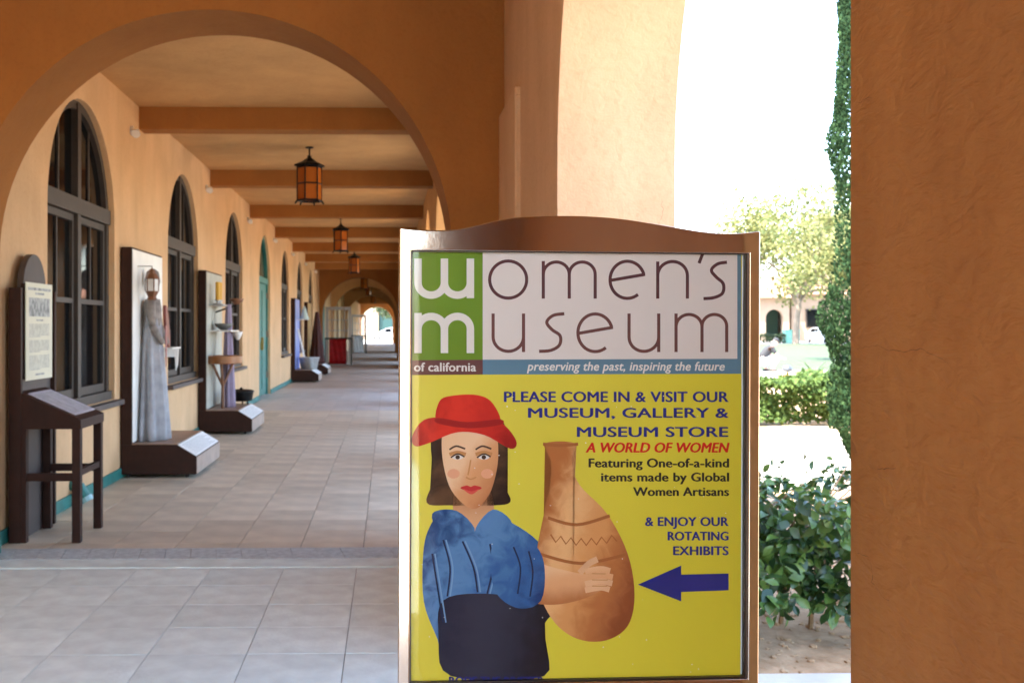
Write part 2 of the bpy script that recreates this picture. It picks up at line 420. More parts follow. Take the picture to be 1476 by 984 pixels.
# ------------------------------------------------------------------ left wall with windows and door
wins = [W0 + P * k for k in range(7)]
WR, WSP, WSILL = .95, 2.31, .75
ops = [(w, WR, WSP, -.13 if k == 3 else WSILL) for k, w in enumerate(wins)]
bm = NB(); arched_panel(bm, A1 + .03, A2 + .03, -.13, CZ + .04, ops, 'y', XL, XL - .35, seg=28)
lw = obj('museum_wall', bm, M['pale_wall'], bevel=.03, seg=3)
tag(lw, 'long ochre stucco wall with dark arched windows along the left side', 'wall')
def arc_pts(r, sp, c, z0, n=28):
    return [(c + r, z0)] + [(c + r * math.cos(math.pi * i / n), sp + r * math.sin(math.pi * i / n)) for i in range(n + 1)] + [(c - r, z0)]
def ring(bm, outer, inner, x0, x1):
    n = len(outer)
    V = [[bm.verts.new((x, *p)) for p in L] for x in (x0, x1) for L in (outer, inner)]
    for i in range(n - 1):
        for a, b in ((0, 1), (3, 2), (2, 0), (1, 3)):
            bm.faces.new((V[a][i], V[a][i+1], V[b][i+1], V[b][i]))
    for i in (0, n - 1): bm.faces.new((V[0][i], V[1][i], V[3][i], V[2][i]))
def fillarch(bm, pts, x0, x1): prism(bm, pts, 'x', x0, x1)
def window(wy, det):
    fx = XL - .055
    bm = NB(); ring(bm, arc_pts(WR + .01, WSP, wy, WSILL + .0), arc_pts(WR - .07, WSP, wy, WSILL), fx, fx - .09)
    box(bm, fx - .085, fx + .012, wy - .045, wy + .045, WSILL, WSP + WR - .02)           # mullion
    box(bm, fx - .08, fx + .022, wy - WR + .02, wy + WR - .02, 2.33, 2.46)                # transom
    box(bm, fx - .09, fx + .03, wy - WR, wy + WR, WSILL - .005, WSILL + .075)
    w = obj('window', bm, M['frame'], lw)
    bm = NB(); box(bm, XL - .13, XL + .075, wy - WR - .06, wy + WR + .06, WSILL - .055, WSILL - .006); obj('sill', bm, M['brown_light'], w, bevel=.008)
    for s in (-1, 1):
        a, b = sorted((wy + s * .05, wy + s * (WR - .07)))
        bm = NB()
        for q in ((a, a + .05, WSILL + .08, 2.325), (b - .05, b, WSILL + .08, 2.325), (a + .05, b - .05, WSILL + .08, WSILL + .15), (a + .05, b - .05, 2.27, 2.325), (a + .05, b - .05, 1.60, 1.64)):
            box(bm, fx - .07, fx - .02, *q)
        if det: box(bm, fx - .06, fx - .03, (a + b) / 2 - .012, (a + b) / 2 + .012, 1.64, 2.27)
        obj('sash', bm, M['frame'], w)
        bm = NB(); box(bm, fx - .05, fx - .044, a + .03, b - .03, WSILL + .1, 2.30); obj('pane', bm, M['glass_dark'], w)
    bm = NB(); fillarch(bm, arc_pts(WR - .05, WSP + .0, wy, 2.44)[0:], fx - .05, fx - .044)
    obj('pane', bm, M['glass_dark'], w)
    if det:
        bm = NB()
        for s in (-1, 1):
            box(bm, fx - .06, fx - .03, wy + s * .42 - .012, wy + s * .42 + .012, 2.46, WSP + math.sqrt((WR - .06)**2 - .42**2))
        obj('glazing_bar', bm, M['frame'], w)
for k, w in enumerate(wins):
    if k != 3: window(w, k < 3)
# green door
wy = wins[3]; fx = XL - .05
bm = NB(); ring(bm, arc_pts(WR + .01, WSP, wy, .0), arc_pts(WR - .08, WSP, wy, .0), fx, fx - .1)
box(bm, fx - .09, fx + .01, wy - WR + .02, wy + WR - .02, 2.30, 2.42)
dr = obj('door', bm, M['teal'], lw)
bm = NB(); fillarch(bm, arc_pts(WR - .07, WSP, wy, 2.40), fx - .06, fx - .05); obj('fanlight', bm, mat('green_glass', (.012, .05, .04), .2), dr)
for s in (-1, 1):
    a, b = sorted((wy + s * .006, wy + s * (WR - .085)))
    bm = NB(); box(bm, fx - .07, fx - .03, a, b, .02, 2.30)
    for z0, z1 in ((.15, .95), (1.1, 2.15)):
        box(bm, fx - .032, fx - .018, a + .1, b - .1, z0, z1)
    obj('door_leaf', bm, M['teal'], dr)
    for z in (.35, 1.2, 2.0):
        bm = NB(); box(bm, fx - .02, fx + .025, wy + s * (WR - .1) - .02, wy + s * (WR - .1) + .02, z, z + .13); obj('hinge', bm, M['peach'], dr)
bm = NB(); box(bm, fx - .03, fx + .03, wy - .09, wy - .05, .95, 1.2); obj('handle', bm, mat('brass', (.45, .3, .1), .35, metal=.9), dr)
# baseboard pieces between openings (teal)
bm = NB(); segs = [(A1b, wins[3] - WR - .02), (wins[3] + WR + .02, A2)]
for a, b in segs: box(bm, XL, XL + .018, a, b, .0, .095)
obj('baseboard', bm, M['teal'], lw, bevel=.004)
# far part of the left wall
bm = NB(); arched_panel(bm, A2 + .5, 93.2, -.13, CZ + .04, [(51.5, .9, 2.3, .75), (56, .9, 2.3, .75), (64, .9, 2.3, .75), (70, .9, 2.3, .75)], 'y', XL - .004, XL - .35, seg=16)
fw = obj('museum_wall', bm, M['pale_wall']); tag(fw, 'far stretch of ochre stucco wall beyond the second arch, behind the banner stand', 'wall')
for y in (51.5, 56, 64, 70):
    bm = NB(); fillarch(bm, arc_pts(.9, 2.3, y, .75, 14), XL - .2, XL - .19); obj('pane', bm, M['glass_dark'], fw)
bm = NB(); box(bm, XL - .03, XL + .05, 39.4, 40.6, 0, 2.4); obj('door', bm, M['teal'], fw)
# left side wall of the vestibule and behind
bm = NB(); box(bm, XL - .35, XL, -2.4, A1 - .001, -.13, CZ + .04)
o = obj('side_wall', bm, M['plaster']); tag(o, 'plain ochre wall left of the near paving, just out of frame', 'wall')
# the building body behind the museum wall
bm = NB(); box(bm, -8.9, XL - .42, -7.2, 93, -.1, CZ)
o = obj('museum_building', bm, M['plaster']); tag(o, 'ochre museum building block behind the arched windows', 'building')

# ------------------------------------------------------------------ right arcade walls
r_ops = [(W0 + P * k, 1.5, 1.8, -.13) for k in range(7)]
bm = NB(); arched_panel(bm, A1b + .004, A2 - .003, -.13, CZ + .04, r_ops, 'y', XRC, XO - .04, seg=24)
o = obj('arcade_wall', bm, M['plaster'], bevel=.02, seg=2); tag(o, 'row of ochre piers and open arches along the right of the corridor', 'wall')
f_ops = [(42.1, 1.6, 1.7, -.13)] + [(51.0, 1.36, 1.86, -.13), (55.3, 1.36, 1.86, -.13)] + [(64.5 + P * k, 1.36, 1.86, -.13) for k in range(7)]
bm = NB(); arched_panel(bm, A2 + .503, 92.9, -.13, CZ + .04, f_ops, 'y', XRC - .003, XO - .04, seg=16)
o = obj('arcade_wall', bm, M['plaster']); tag(o, 'far ochre piers and open arches beyond the second cross arch', 'wall')
bm = NB(); arched_panel(bm, -2.4, -.953, -.13, CZ + .04, [], 'y', XRC, XO - .04, seg=16)
o = obj('arcade_wall', bm, M['plaster']); tag(o, 'ochre arcade wall behind the viewer', 'wall')
# near opening: pale jamb at 4.148, shade-darkened pier from 1.507
NOC, NOR, NSP = (1.507 + 4.148) / 2, (4.148 - 1.507) / 2, 2.03
bm = NB(); arched_panel(bm, -.42, A1 - .001, -.13, CZ + .04, [(NOC, NOR, NSP, -.13)], 'y', XR, XO, seg=40)
cmat = mat('crack_shadow', (.10, .05, .02), .9)
def crack(pts):
    bm = NB(); L = []
    rr = random.Random(len(pts)); P2 = []
    for a, b in zip(pts, pts[1:]):
        for k in range(4): P2.append((a[0] + (b[0] - a[0]) * k / 4 + rr.uniform(-1.2, 1.2), a[1] + (b[1] - a[1]) * k / 4 + rr.uniform(-1.2, 1.2)))
    c, s_ = math.cos(YAW), math.sin(YAW)
    for i, (px, py) in enumerate(P2):
        a = (px - PX0) / F; d = Vector((c * a + s_, -s_ * a + c, (VPY - py) / F)); q = Vector((0, 0, CAMZ)) + d * (XR / d.x)
        w = .00045 * rr.uniform(.4, 1.2) * (1 - abs(2 * i / len(P2) - 1) * .6)
        L.append((bm.verts.new((XR - .0004, q.y + w, q.z + w)), bm.verts.new((XR - .0004, q.y - w, q.z - w))))
    for a, b in zip(L, L[1:]): bm.faces.new((a[0], b[0], b[1], a[1]))
    return bm
CR = [[(1200 + x / 1.844, 450 + y / 1.844) for x, y in L] for L in ([(66, 98), (90, 92), (120, 88), (150, 100), (190, 105), (235, 97), (270, 115), (300, 130), (320, 150), (345, 178)], [(65, 638), (97, 648), (107, 690), (105, 715), (130, 750), (155, 770)], [(120, 417), (145, 415), (176, 416)])]
CR.append([(1176 + x / 3.28, y / 3.28) for x, y in [(190, 487), (215, 484), (240, 462), (275, 462)]])
# recess panel between the jamb and the cross wall
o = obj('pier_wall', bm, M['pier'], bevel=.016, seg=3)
o.data.materials.append(M['pier_shaded'])
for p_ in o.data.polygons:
    if p_.center.y < 1.6: p_.material_index = 1  # near pier faces carry their shade in this darker colour
tag(o, 'ochre wall and shade-darkened cracked pier framing the open arch to the garden', 'wall')
for cpts in CR: obj('crack', crack(cpts), cmat, o)
bm = NB(); box(bm, XR - .03, XR + .02, 5.30, A1 + .01, -.1, 2.62)
pts = [(5.30, 2.62)] 
obj('pilaster', bm, M['pier'], o, bevel=.012, seg=2)

# ------------------------------------------------------------------ the museum sign
cs, sn = math.cos(YAW), math.sin(YAW)
def ray(px, py):
    a = (px - PX0) / F; b = (VPY - py) / F
    return Vector((cs * a + sn, -sn * a + cs, b))
SA, SROLL = R(2.6), R(.22); SL = Vector((.0195, 1.715, 0))            # sign's turn about the vertical, its left foot
SMAT = Matrix.Rotation(SA, 3, 'Z') @ Matrix.Rotation(SROLL, 3, 'Y'); su = SMAT @ Vector((1, 0, 0)); sz_ = SMAT @ Vector((0, 0, 1)); snrm = SMAT @ Vector((0, -1, 0))
def sp(px, py):
    """a place on the sign's face, in the sign's own width and height, measured from the photograph"""
    r = ray(px, py); o = Vector((0, 0, CAMZ)); t = (SL + snrm * .034 - o).dot(snrm) / r.dot(snrm); q = o + r * t
    return ((q - SL).dot(su), (q - SL).dot(sz_))
sign = thing('museum_sign', 'freestanding metal framed sign with yellow poster, arrow and museum name in the foreground', 'sign', SL, SA); sign.rotation_euler = (0, SROLL, SA)
M['chrome'] = mat('polished_frame', (.62, .55, .50), .09, metal=1.0, bump=.05, bscale=9)
M['dull'] = mat('frame_inner', (.05, .035, .03), .3, metal=.7)
M['poster'] = mat('yellow_print', (.60, .49, .012), .55, var=.05, scale=3)
def flat(name, col, **k): return mat('print_' + name, col, .6, spec=.12, **k)
PR = dict(green=flat('green', (.13, .22, .018)), pink=flat('panel', (.64, .56, .52)), plum=flat('plum', (.085, .03, .035)), maroon=flat('maroon', (.13, .05, .045)),
          slate=flat('slate', (.10, .19, .26)), navy=flat('navy', (.014, .02, .17)), red=flat('red', (.55, .015, .01)), black=flat('black', (.02, .018, .018)),
          pale=flat('pale', (.66, .60, .55)), skin=flat('skin', (.66, .36, .19), var=.12, scale=14), skin2=flat('skin_deep', (.50, .22, .08)), hair=flat('hair', (.06, .03, .02)),
          blue=flat('blue', (.04, .10, .24), var=.35, scale=12), deep=flat('deep_blue', (.012, .02, .06)), clay=flat('clay', (.56, .24, .07), var=.22, scale=9), clay2=flat('clay_dark', (.34, .11, .03)),
          hat=flat('hat', (.52, .02, .012), var=.15, scale=12), hat2=flat('hat_deep', (.30, .012, .01)), lips=flat('lips', (.5, .03, .03)), grey=flat('grey', (.13, .12, .12)))
FY = -.034                                              # front of the frame (towards the viewer is -y)
# frame outline
top = [(575.4, 328), (600, 330.6), (645, 331.6), (680, 326.5), (712, 318.5), (742, 313.6), (785, 311.4), (828.5, 311), (860, 312.2), (893, 315), (930, 320.2), (983, 329), (1015, 334), (1044, 336.6), (1070, 336), (1095, 333.4)]
IL, IRt, IT, IB = sp(592, 600)[0], sp(1079.5, 600)[0], sp(592, 361)[1], sp(592, 987)[1]
OL, OR, OB = sp(575.4, 600)[0], sp(1095, 600)[0], sp(575.4, 1014)[1]
tp = [sp(*p) for p in top]
# smooth the top edge
def catmull(pts, n=6, closed=False):
    out = []; L = len(pts)
    rng = range(L if closed else L - 1)
    for i in rng:
        p0 = pts[(i - 1) % L] if closed or i > 0 else pts[0]; p1 = pts[i % L]; p2 = pts[(i + 1) % L]
        p3 = pts[(i + 2) % L] if closed or i + 2 < L else pts[-1]
        for k in range(n):
            t = k / n
            out.append(tuple(.5 * ((2 * p1[j]) + (-p0[j] + p2[j]) * t + (2*p0[j] - 5*p1[j] + 4*p2[j] - p3[j]) * t*t + (-p0[j] + 3*p1[j] - 3*p2[j] + p3[j]) * t**3) for j in (0, 1)))
    if not closed: out.append(pts[-1])
    return out
tp = catmull(tp, 3)
bm = NB(); V = {}
def fv(u, z):
    k = (round(u, 5), round(z, 5))
    if k not in V: V[k] = bm.verts.new((u, FY, z))
    return V[k]
fs = []
xs = [OL, IL] + [p[0] for p in tp if IL + .003 < p[0] < IRt - .003] + [IRt, OR]
def topz(u):
    for p, q in zip(tp, tp[1:]):
        if p[0] - 1e-6 <= u <= q[0] + 1e-6: return p[1] + (q[1] - p[1]) * (u - p[0]) / max(1e-6, q[0] - p[0])
    return tp[0][1] if u < tp[0][0] else tp[-1][1]
for a, b in zip(xs, xs[1:]): fs.append(bm.faces.new([fv(a, IT), fv(b, IT), fv(b, topz(b)), fv(a, topz(a))]))
for a, b in ((OL, IL), (IRt, OR)):
    fs.append(bm.faces.new([fv(a, IB), fv(b, IB), fv(b, IT), fv(a, IT)])); fs.append(bm.faces.new([fv(a, OB), fv(b, OB), fv(b, IB), fv(a, IB)]))
mid = [x for x in xs if IL <= x <= IRt]
for a, b in zip(mid, mid[1:]): fs.append(bm.faces.new([fv(a, OB), fv(b, OB), fv(b, IB), fv(a, IB)]))
ret = bmesh.ops.extrude_face_region(bm, geom=fs)
bmesh.ops.translate(bm, vec=(0, .034, 0), verts=[g for g in ret['geom'] if isinstance(g, bmesh.types.BMVert)])
obj('frame', bm, M['chrome'], sign, bevel=.0022, seg=3)
# dark inner lip
bm = NB(); w = .0022
for q in ((IL, IL + w, IB, IT), (IRt - w * 1.6, IRt, IB, IT), (IL + w, IRt - w * 1.6, IT - w * .6, IT), (IL + w, IRt - w * 1.6, IB, IB + w)): box(bm, q[0], q[1], FY + .006, -.001, q[2], q[3])
obj('inner_lip', bm, M['dull'], sign)
bm = NB(); box(bm, IL, IRt, FY + .018, -.002, IB, IT); obj('backing_board', bm, mat('backing', (.65, .72, .74), .4), sign)
PX_R = sp(1073.5, 600)[0]
bm = NB(); box(bm, IL + .0023, PX_R, FY + .0145, FY + .0178, IB + .002, IT - .0022)
poster = obj('poster', bm, M['poster'], sign)
bm = NB(); box(bm, IL + .0005, IRt - .0005, FY + .0075, FY + .0095, IB + .0005, IT - .0005); obj('glass_pane', bm, M['glass'], sign)
# stand
for u in (OL + .05, OR - .05):
    bm = NB(); box(bm, u - .015, u + .015, -.032, -.004, .02, OB - .0005); obj('post', bm, M['chrome'], sign, bevel=.003)
bm = NB(); box(bm, OL - .02, OR - .01, -.19, .15, 0, .02); obj('base_plate', bm, M['chrome'], sign, bevel=.005)
LAY = [0]
def lay(k): return FY + .0144 - .00022 * k
def printed(name, polys, m, k):
    bm = NB()
    for pts in polys:
        q = [sp(*p) for p in pts]
        vs = [bm.verts.new((u, lay(k), z)) for u, z in q]
        f = bm.faces.new(vs)
    bmesh.ops.triangulate(bm, faces=bm.faces[:], ngon_method='EAR_CLIP')
    return obj(name, bm, m, poster)
def rectp(x0, y0, x1, y1): return [(x0, y0), (x1, y0), (x1, y1), (x0, y1)]
def ribbon(name, strokes, width, m, k):
    """strokes in photo pixels, drawn with an even width"""
    bm = NB()
    for si, st in enumerate(strokes):
        n = len(st); L = []; dz = lay(k) - .00003 * si
        for i, p in enumerate(st):
            a = st[max(0, i - 1)]; b = st[min(n - 1, i + 1)]
            dx, dy = b[0] - a[0], b[1] - a[1]; d = math.hypot(dx, dy) or 1
            nx, ny = -dy / d * width / 2, dx / d * width / 2
            L.append((bm.verts.new((sp(p[0] + nx, p[1] + ny)[0], dz, sp(p[0] + nx, p[1] + ny)[1])),
                      bm.verts.new((sp(p[0] - nx, p[1] - ny)[0], dz, sp(p[0] - nx, p[1] - ny)[1]))))
        for a, b in zip(L, L[1:]): bm.faces.new((a[0], b[0], b[1], a[1]))
    return obj(name, bm, m, poster)
def c6(pts): return [(570 + x / 2.785, 300 + y / 2.785) for x, y in pts]
def arc(cx, cy_, rx, ry, a0, a1, n=16): return [(cx + rx * math.cos(R(a0 + (a1 - a0) * i / n)), cy_ + ry * math.sin(R(a0 + (a1 - a0) * i / n))) for i in range(n + 1)]
# panels at the top
printed('green_panel', [[(594.5, 362.5), (697.5, 362.8), (697.5, 518.6), (594.5, 519.4)]], PR['green'], 1)
printed('white_panel', [[(697.5, 362.8), (1067.5, 366), (1067.5, 517.2), (697.5, 518.6)]], PR['pink'], 1)
printed('plum_strip', [[(594.5, 519.4), (697.5, 518.6), (697.5, 540.2), (594.5, 541)]], PR['maroon'], 1)
printed('blue_strip', [[(697.5, 518.6), (1067.5, 517.2), (1067.5, 539), (697.5, 540.2)], [(1067.5, 366), (1073, 366.1), (1073, 539), (1067.5, 539)]], PR['slate'], 1)
def bowl_u(x0, x1, yt, yb): # stem down then bowl
    cx, rx = (x0 + x1) / 2, (x1 - x0) / 2
    return [(x0, yt), (x0, yb - rx * .95)] + arc(cx, yb - rx * .95, rx, rx * .95, 180, 0, 18)
def arch_m(x0, x1, yt, yb):
    cx, rx = (x0 + x1) / 2, (x1 - x0) / 2
    return arc(cx, yt + rx * .95, rx, rx * .95, 180, 360, 18) + [(x1, yb)]
thick = [bowl_u(93, 200, 200, 347)[0:] + [(200, 200)], [(200, 290)] + bowl_u(200, 305, 290, 347)[2:] + [(305, 200)], [(305, 200), (305, 360)]]
thick = [bowl_u(93, 200, 200, 348) + [(200, 200)], arc(252.5, 298, 52.5, 50, 180, 0, 16) + [(305, 200)], [(305, 210), (305, 360)],
         [(93, 420), (93, 582)], arch_m(93, 200, 434, 582), arch_m(200, 305, 434, 582)]
ribbon('lettering', [c6(s) for s in thick], 30 / 2.785, PR['pale'], 3)
def e_(cx, cy_, r, ry): return [(cx - r + 4, cy_ + 2), (cx + r + 2, cy_ - 22)] , arc(cx, cy_, r, ry, -17, -308, 36)
thin = [arc(458, 285, 75, 75, 0, 360, 40),
        [(600, 210), (600, 362)], arch_m(600, 705, 214, 362), arch_m(705, 810, 214, 362),
        [(1063, 212), (1063, 362)], arch_m(1063, 1183, 212, 362), [(1245, 180), (1230, 219)],
        catmull([(1343, 215), (1305, 222), (1280, 247), (1300, 275), (1328, 302), (1325, 340), (1290, 358), (1248, 362)], 5)]
thin += list(e_(940, 286, 70, 75))
thin2 = [bowl_u(397, 520, 422, 575), [(520, 422), (520, 578)], catmull([(685, 423), (640, 430), (614, 457), (635, 487), (668, 512), (665, 550), (630, 571), (583, 575)], 5),
         bowl_u(947, 1067, 422, 575), [(1067, 422), (1067, 578)], [(1137, 422), (1137, 578)], arch_m(1137, 1242, 426, 578), arch_m(1242, 1342, 426, 578)]
thin2 += list(e_(810, 500, 70, 76))
ribbon('lettering', [c6(s) for s in thin], 13 / 2.785, PR['plum'], 3)
ribbon('lettering', [c6(s) for s in thin2], 13 / 2.785, PR['maroon'], 3)
def text(body, x0, x1, ytop, ybase, m, bold=.0, italic=0., k=3, ref=None, slope=0., parent=None):
    """flat lettering stretched to its measured box; ref = letters that set cap height"""
    cu = bpy.data.curves.new('lettering', 'FONT'); cu.body = body; cu.size = 1; cu.offset = 0; cu.resolution_u = 4; cu.space_character = 1.03 if bold else 1
    to = bpy.data.objects.new('lettering_src', cu); COL.objects.link(to)
    bpy.context.view_layer.update()
    me = bpy.data.meshes.new_from_object(to.evaluated_get(bpy.context.evaluated_depsgraph_get()))
    bpy.data.objects.remove(to); bpy.data.curves.remove(cu)
    xsv = [v.co.x for v in me.vertices]; a, b = min(xsv), max(xsv)
    cap = .69
    sh = italic * (ybase - ytop)
    for v in me.vertices:
        f = (v.co.x - a) / (b - a); py = ybase - v.co.y / cap * (ybase - ytop) + slope * f
        px = x0 + f * (x1 - x0 - sh) + italic * (ybase - py)
        u, z = sp(px, py); v.co = (u, lay(k), z)
    if bold:
        vs = [v.co.copy() for v in me.vertices]; fs = [tuple(p.vertices) for p in me.polygons]; V, Fc = [], []
        for k2, (dx, dz) in enumerate(((-.0009, 0), (-.0004, .0003), (.0004, -.0003), (.0009, 0))):
            b0 = len(V); V += [(v.x + dx * bold / .028, v.y - .00006 * k2, v.z + dz) for v in vs]; Fc += [tuple(b0 + i for i in f) for f in fs]
        me = bpy.data.meshes.new('lettering'); me.from_pydata(V, [], Fc)
    me.name = 'lettering'; return link('lettering', me, m, poster)
navy, red, blk = PR['navy'], PR['red'], PR['black']
text('PLEASE COME IN & VISIT OUR', 729, 1054, 565, 579.8, navy, .028)
text('MUSEUM, GALLERY &', 764, 1054, 588.6, 602.6, navy, .03)
text('MUSEUM STORE', 835, 1053.6, 616.2, 630.4, navy, .03)
text('A WORLD OF WOMEN', 847.6, 1055.5, 639, 653, red, .028, .2)
text('Featuring One-of-a-kind', 851.9, 1054.7, 662, 674.6, blk, .026)
text('items made by Global', 870, 1054.7, 682.5, 695, blk, .026)
text('Women Artisans', 916.5, 1054.7, 703.6, 716, blk, .026)
text('& ENJOY OUR', 934, 1054, 747, 759.7, navy, .026)
text('ROTATING', 966.8, 1054, 768.2, 780.6, navy, .026)
text('EXHIBITS', 974.7, 1054, 789.3, 802, navy, .026)
text('of california', 598, 687.4, 523, 535.3, PR['pale'], .016, 0)
text('preserving the past, inspiring the future', 762.8, 1050.4, 521.8, 534.2, PR['pale'], .012, .2)
text('ROSIE THE RIVETER', 649, 786, 978.6, 990, PR['navy'], .026)
def c8(pts): return [(570 + x / 2.785, 740 + y / 2.785) for x, y in pts]
printed('arrow', [c8([(983, 292), (1158, 215), (1158, 360)]), c8([(1158, 252), (1350, 247), (1350, 315), (1158, 322)])], navy, 3)
# the printed picture: a plain stand-in, a woman in a sun hat carrying a clay jar
def sm(pts, n=5): return catmull(pts, n, True)
def airbrush(name, p0, p1, cols, grain=.10):
    """printed ink that fades along a line between two places of the poster (the artwork's own shading)"""
    m = bpy.data.materials.new('print_' + name); m.use_nodes = True
    n = m.node_tree.nodes; l = m.node_tree.links; b = n["Principled BSDF"]
    b.inputs["Roughness"].default_value = .6; b.inputs["Specular IOR Level"].default_value = .12
    (u0, z0), (u1, z1) = sp(*p0), sp(*p1); d = Vector((u1 - u0, z1 - z0)); L2 = d.length_squared
    tc = n.new("ShaderNodeTexCoord"); sub = n.new("ShaderNodeVectorMath"); sub.operation = 'SUBTRACT'; sub.inputs[1].default_value = (u0, 0, z0)
    dot = n.new("ShaderNodeVectorMath"); dot.operation = 'DOT_PRODUCT'; dot.inputs[1].default_value = (d.x / L2, 0, d.y / L2)
    ns = n.new("ShaderNodeTexNoise"); ns.inputs["Scale"].default_value = 38; ns.inputs["Detail"].default_value = 3; ns.inputs["Distortion"].default_value = .8
    ma = n.new("ShaderNodeMath"); ma.operation = 'MULTIPLY_ADD'; ma.inputs[1].default_value = grain * 4
    sb = n.new("ShaderNodeMath"); sb.operation = 'SUBTRACT'; sb.inputs[1].default_value = grain * 2
    l.new(tc.outputs["Object"], sub.inputs[0]); l.new(sub.outputs[0], dot.inputs[0]); l.new(tc.outputs["Object"], ns.inputs["Vector"])
    l.new(ns.outputs[0], ma.inputs[0]); l.new(dot.outputs["Value"], ma.inputs[2]); l.new(ma.outputs[0], sb.inputs[0])
    r = n.new("ShaderNodeValToRGB"); r.color_ramp.interpolation = 'EASE'
    while len(r.color_ramp.elements) < len(cols): r.color_ramp.elements.new(.5)
    for i, c in enumerate(cols): r.color_ramp.elements[i].position = i / (len(cols) - 1)
    for i, c in enumerate(cols): r.color_ramp.elements[i].color = (*c, 1)
    l.new(sb.outputs[0], r.inputs[0]); l.new(r.outputs[0], b.inputs["Base Color"]); return m
DRS = airbrush('dress', (606, 760), (820, 880), [(.012, .05, .15), (.09, .20, .38), (.03, .10, .26), (.008, .03, .12)], .16)
DRK = airbrush('skirt', (620, 870), (800, 900), [(.012, .012, .03), (.03, .03, .05), (.008, .008, .015)], .1)
FCE = airbrush('face', (636, 640), (724, 700), [(.74, .44, .25), (.76, .47, .28), (.62, .28, .12), (.45, .16, .06)], .05)
NCK = airbrush('neck', (686, 700), (686, 760), [(.40, .15, .06), (.62, .32, .16)], .05)
HAT = airbrush('hat', (594, 600), (748, 650), [(.38, .012, .008), (.62, .03, .015), (.50, .02, .012), (.26, .008, .006)], .12)
HAI = airbrush('hair', (620, 640), (735, 700), [(.03, .012, .008), (.10, .045, .02), (.02, .008, .006)], .25)
JAR = airbrush('jar', (772, 780), (925, 830), [(.40, .13, .035), (.72, .38, .16), (.62, .27, .09), (.42, .14, .04), (.24, .06, .018)], .07)
ARM = airbrush('arm', (800, 815), (806, 872), [(.76, .44, .24), (.68, .33, .15), (.42, .15, .05)], .05)
printed('dress_print', [sm([(640, 742), (690, 752), (722, 748), (770, 775), (800, 812), (812, 850), (800, 885), (780, 915), (786, 977), (652, 977), (632, 925), (612, 870), (611, 800), (620, 762)])], DRS, 1)
printed('skirt_print', [sm([(640, 868), (700, 858), (770, 868), (800, 880), (782, 915), (787, 977.5), (651, 977.5), (634, 920)])], DRK, 2)
printed('neck_print', [sm([(662, 700), (706, 705), (712, 750), (686, 768), (656, 745)])], NCK, 2)
printed('hair_print', [sm([(622, 640), (632, 600), (690, 590), (728, 610), (734, 660), (730, 700), (738, 724), (716, 730), (650, 730), (616, 726), (626, 690)])], HAI, 2)
printed('face_print', [sm([(638, 650), (645, 612), (684, 604), (714, 618), (720, 660), (712, 702), (700, 724), (686, 735), (668, 727), (648, 700)])], FCE, 3)
printed('hat_print', [sm([(632, 612), (634, 580), (652, 571), (690, 570), (712, 582), (722, 612), (680, 622)])], HAT, 4)
printed('hat_print', [sm([(594, 632), (612, 606), (650, 602), (690, 606), (724, 610), (746, 636), (738, 648), (700, 628), (660, 624), (618, 640), (600, 644)])], HAT, 5)
printed('hat_band_print', [sm([(633, 603), (675, 609), (722, 605), (723, 613), (677, 618), (632, 611)])], PR['hat2'], 6)
for (ex, ey) in ((661, 660), (699, 660)):
    ribbon('shade_print', [catmull([(ex - 12, ey - 4), (ex, ey - 7), (ex + 12, ey - 4)], 5)], 5.0, PR['skin2'], 4)
    printed('eye_print', [arc(ex, ey, 8, 3.4, 0, 345, 14)], PR['pale'], 5); printed('eye_print', [arc(ex, ey, 3.3, 3.2, 0, 345, 12)], PR['hair'], 6)
    ribbon('brow_print', [catmull([(ex - 12, ey - 11), (ex - 2, ey - 16), (ex + 11, ey - 12)], 5)], 2.6, PR['hair'], 5)
    ribbon('lash_print', [catmull([(ex - 10, ey + .5), (ex, ey - 4.8), (ex + 10, ey - .5)], 5)], 2.2, PR['hair'], 7)
    printed('cheek_print', [arc(ex + (-6 if ex < 680 else 5), ey + 24, 9, 7, 0, 345, 16)], flat('cheek', (.70, .32, .18)), 4)
ribbon('nose_print', [catmull([(680, 664), (678, 676), (676, 686)], 5)], 2.2, PR['skin2'], 4)
ribbon('nose_print', [catmull([(673, 689), (680, 692), (688, 689)], 5)], 2.2, PR['skin2'], 4)
printed('mouth_print', [sm([(665, 705), (674, 701), (680, 703), (686, 701), (696, 705), (681, 710)])], PR['lips'], 4)
printed('mouth_print', [sm([(669, 706), (681, 709.5), (692, 706), (681, 714)])], flat('lip_light', (.62, .08, .06)), 5)
printed('collar_print', [sm([(624, 742), (660, 738), (686, 768), (640, 776)])], DRS, 3)
printed('collar_print', [sm([(686, 768), (712, 736), (740, 756), (716, 780)])], DRS, 3)
for st in ([(640, 780), (650, 820), (646, 862)], [(668, 782), (684, 820), (690, 856)], [(708, 786), (712, 820), (704, 858)], [(624, 800), (632, 850), (640, 900)]):
    ribbon('fold_print', [catmull(st, 6)], 2.6, PR['deep'], 4)
    ribbon('fold_print', [catmull([(x + 4, y) for x, y in st], 6)], 2.2, flat('fold_light', (.16, .28, .46)), 4)
printed('jar_print', [sm([(788, 640), (832, 640), (826, 664), (838, 700), (878, 742), (908, 800), (918, 860), (908, 905), (876, 926), (836, 924), (802, 900), (780, 856), (776, 800), (786, 744), (796, 700), (796, 664)])], JAR, 4)
for st in ([(785, 641), (810, 643), (836, 641)], [(792, 748), (834, 758), (882, 745)], [(778, 800), (840, 814), (907, 801)]):
    ribbon('jar_band_print', [catmull(st, 6)], 4.5, PR['clay2'], 5)
zig = [(796 + i * 7.4, 776 + (6 if i % 2 else -4) + 6 * math.sin(math.pi * i / 13)) for i in range(14)]
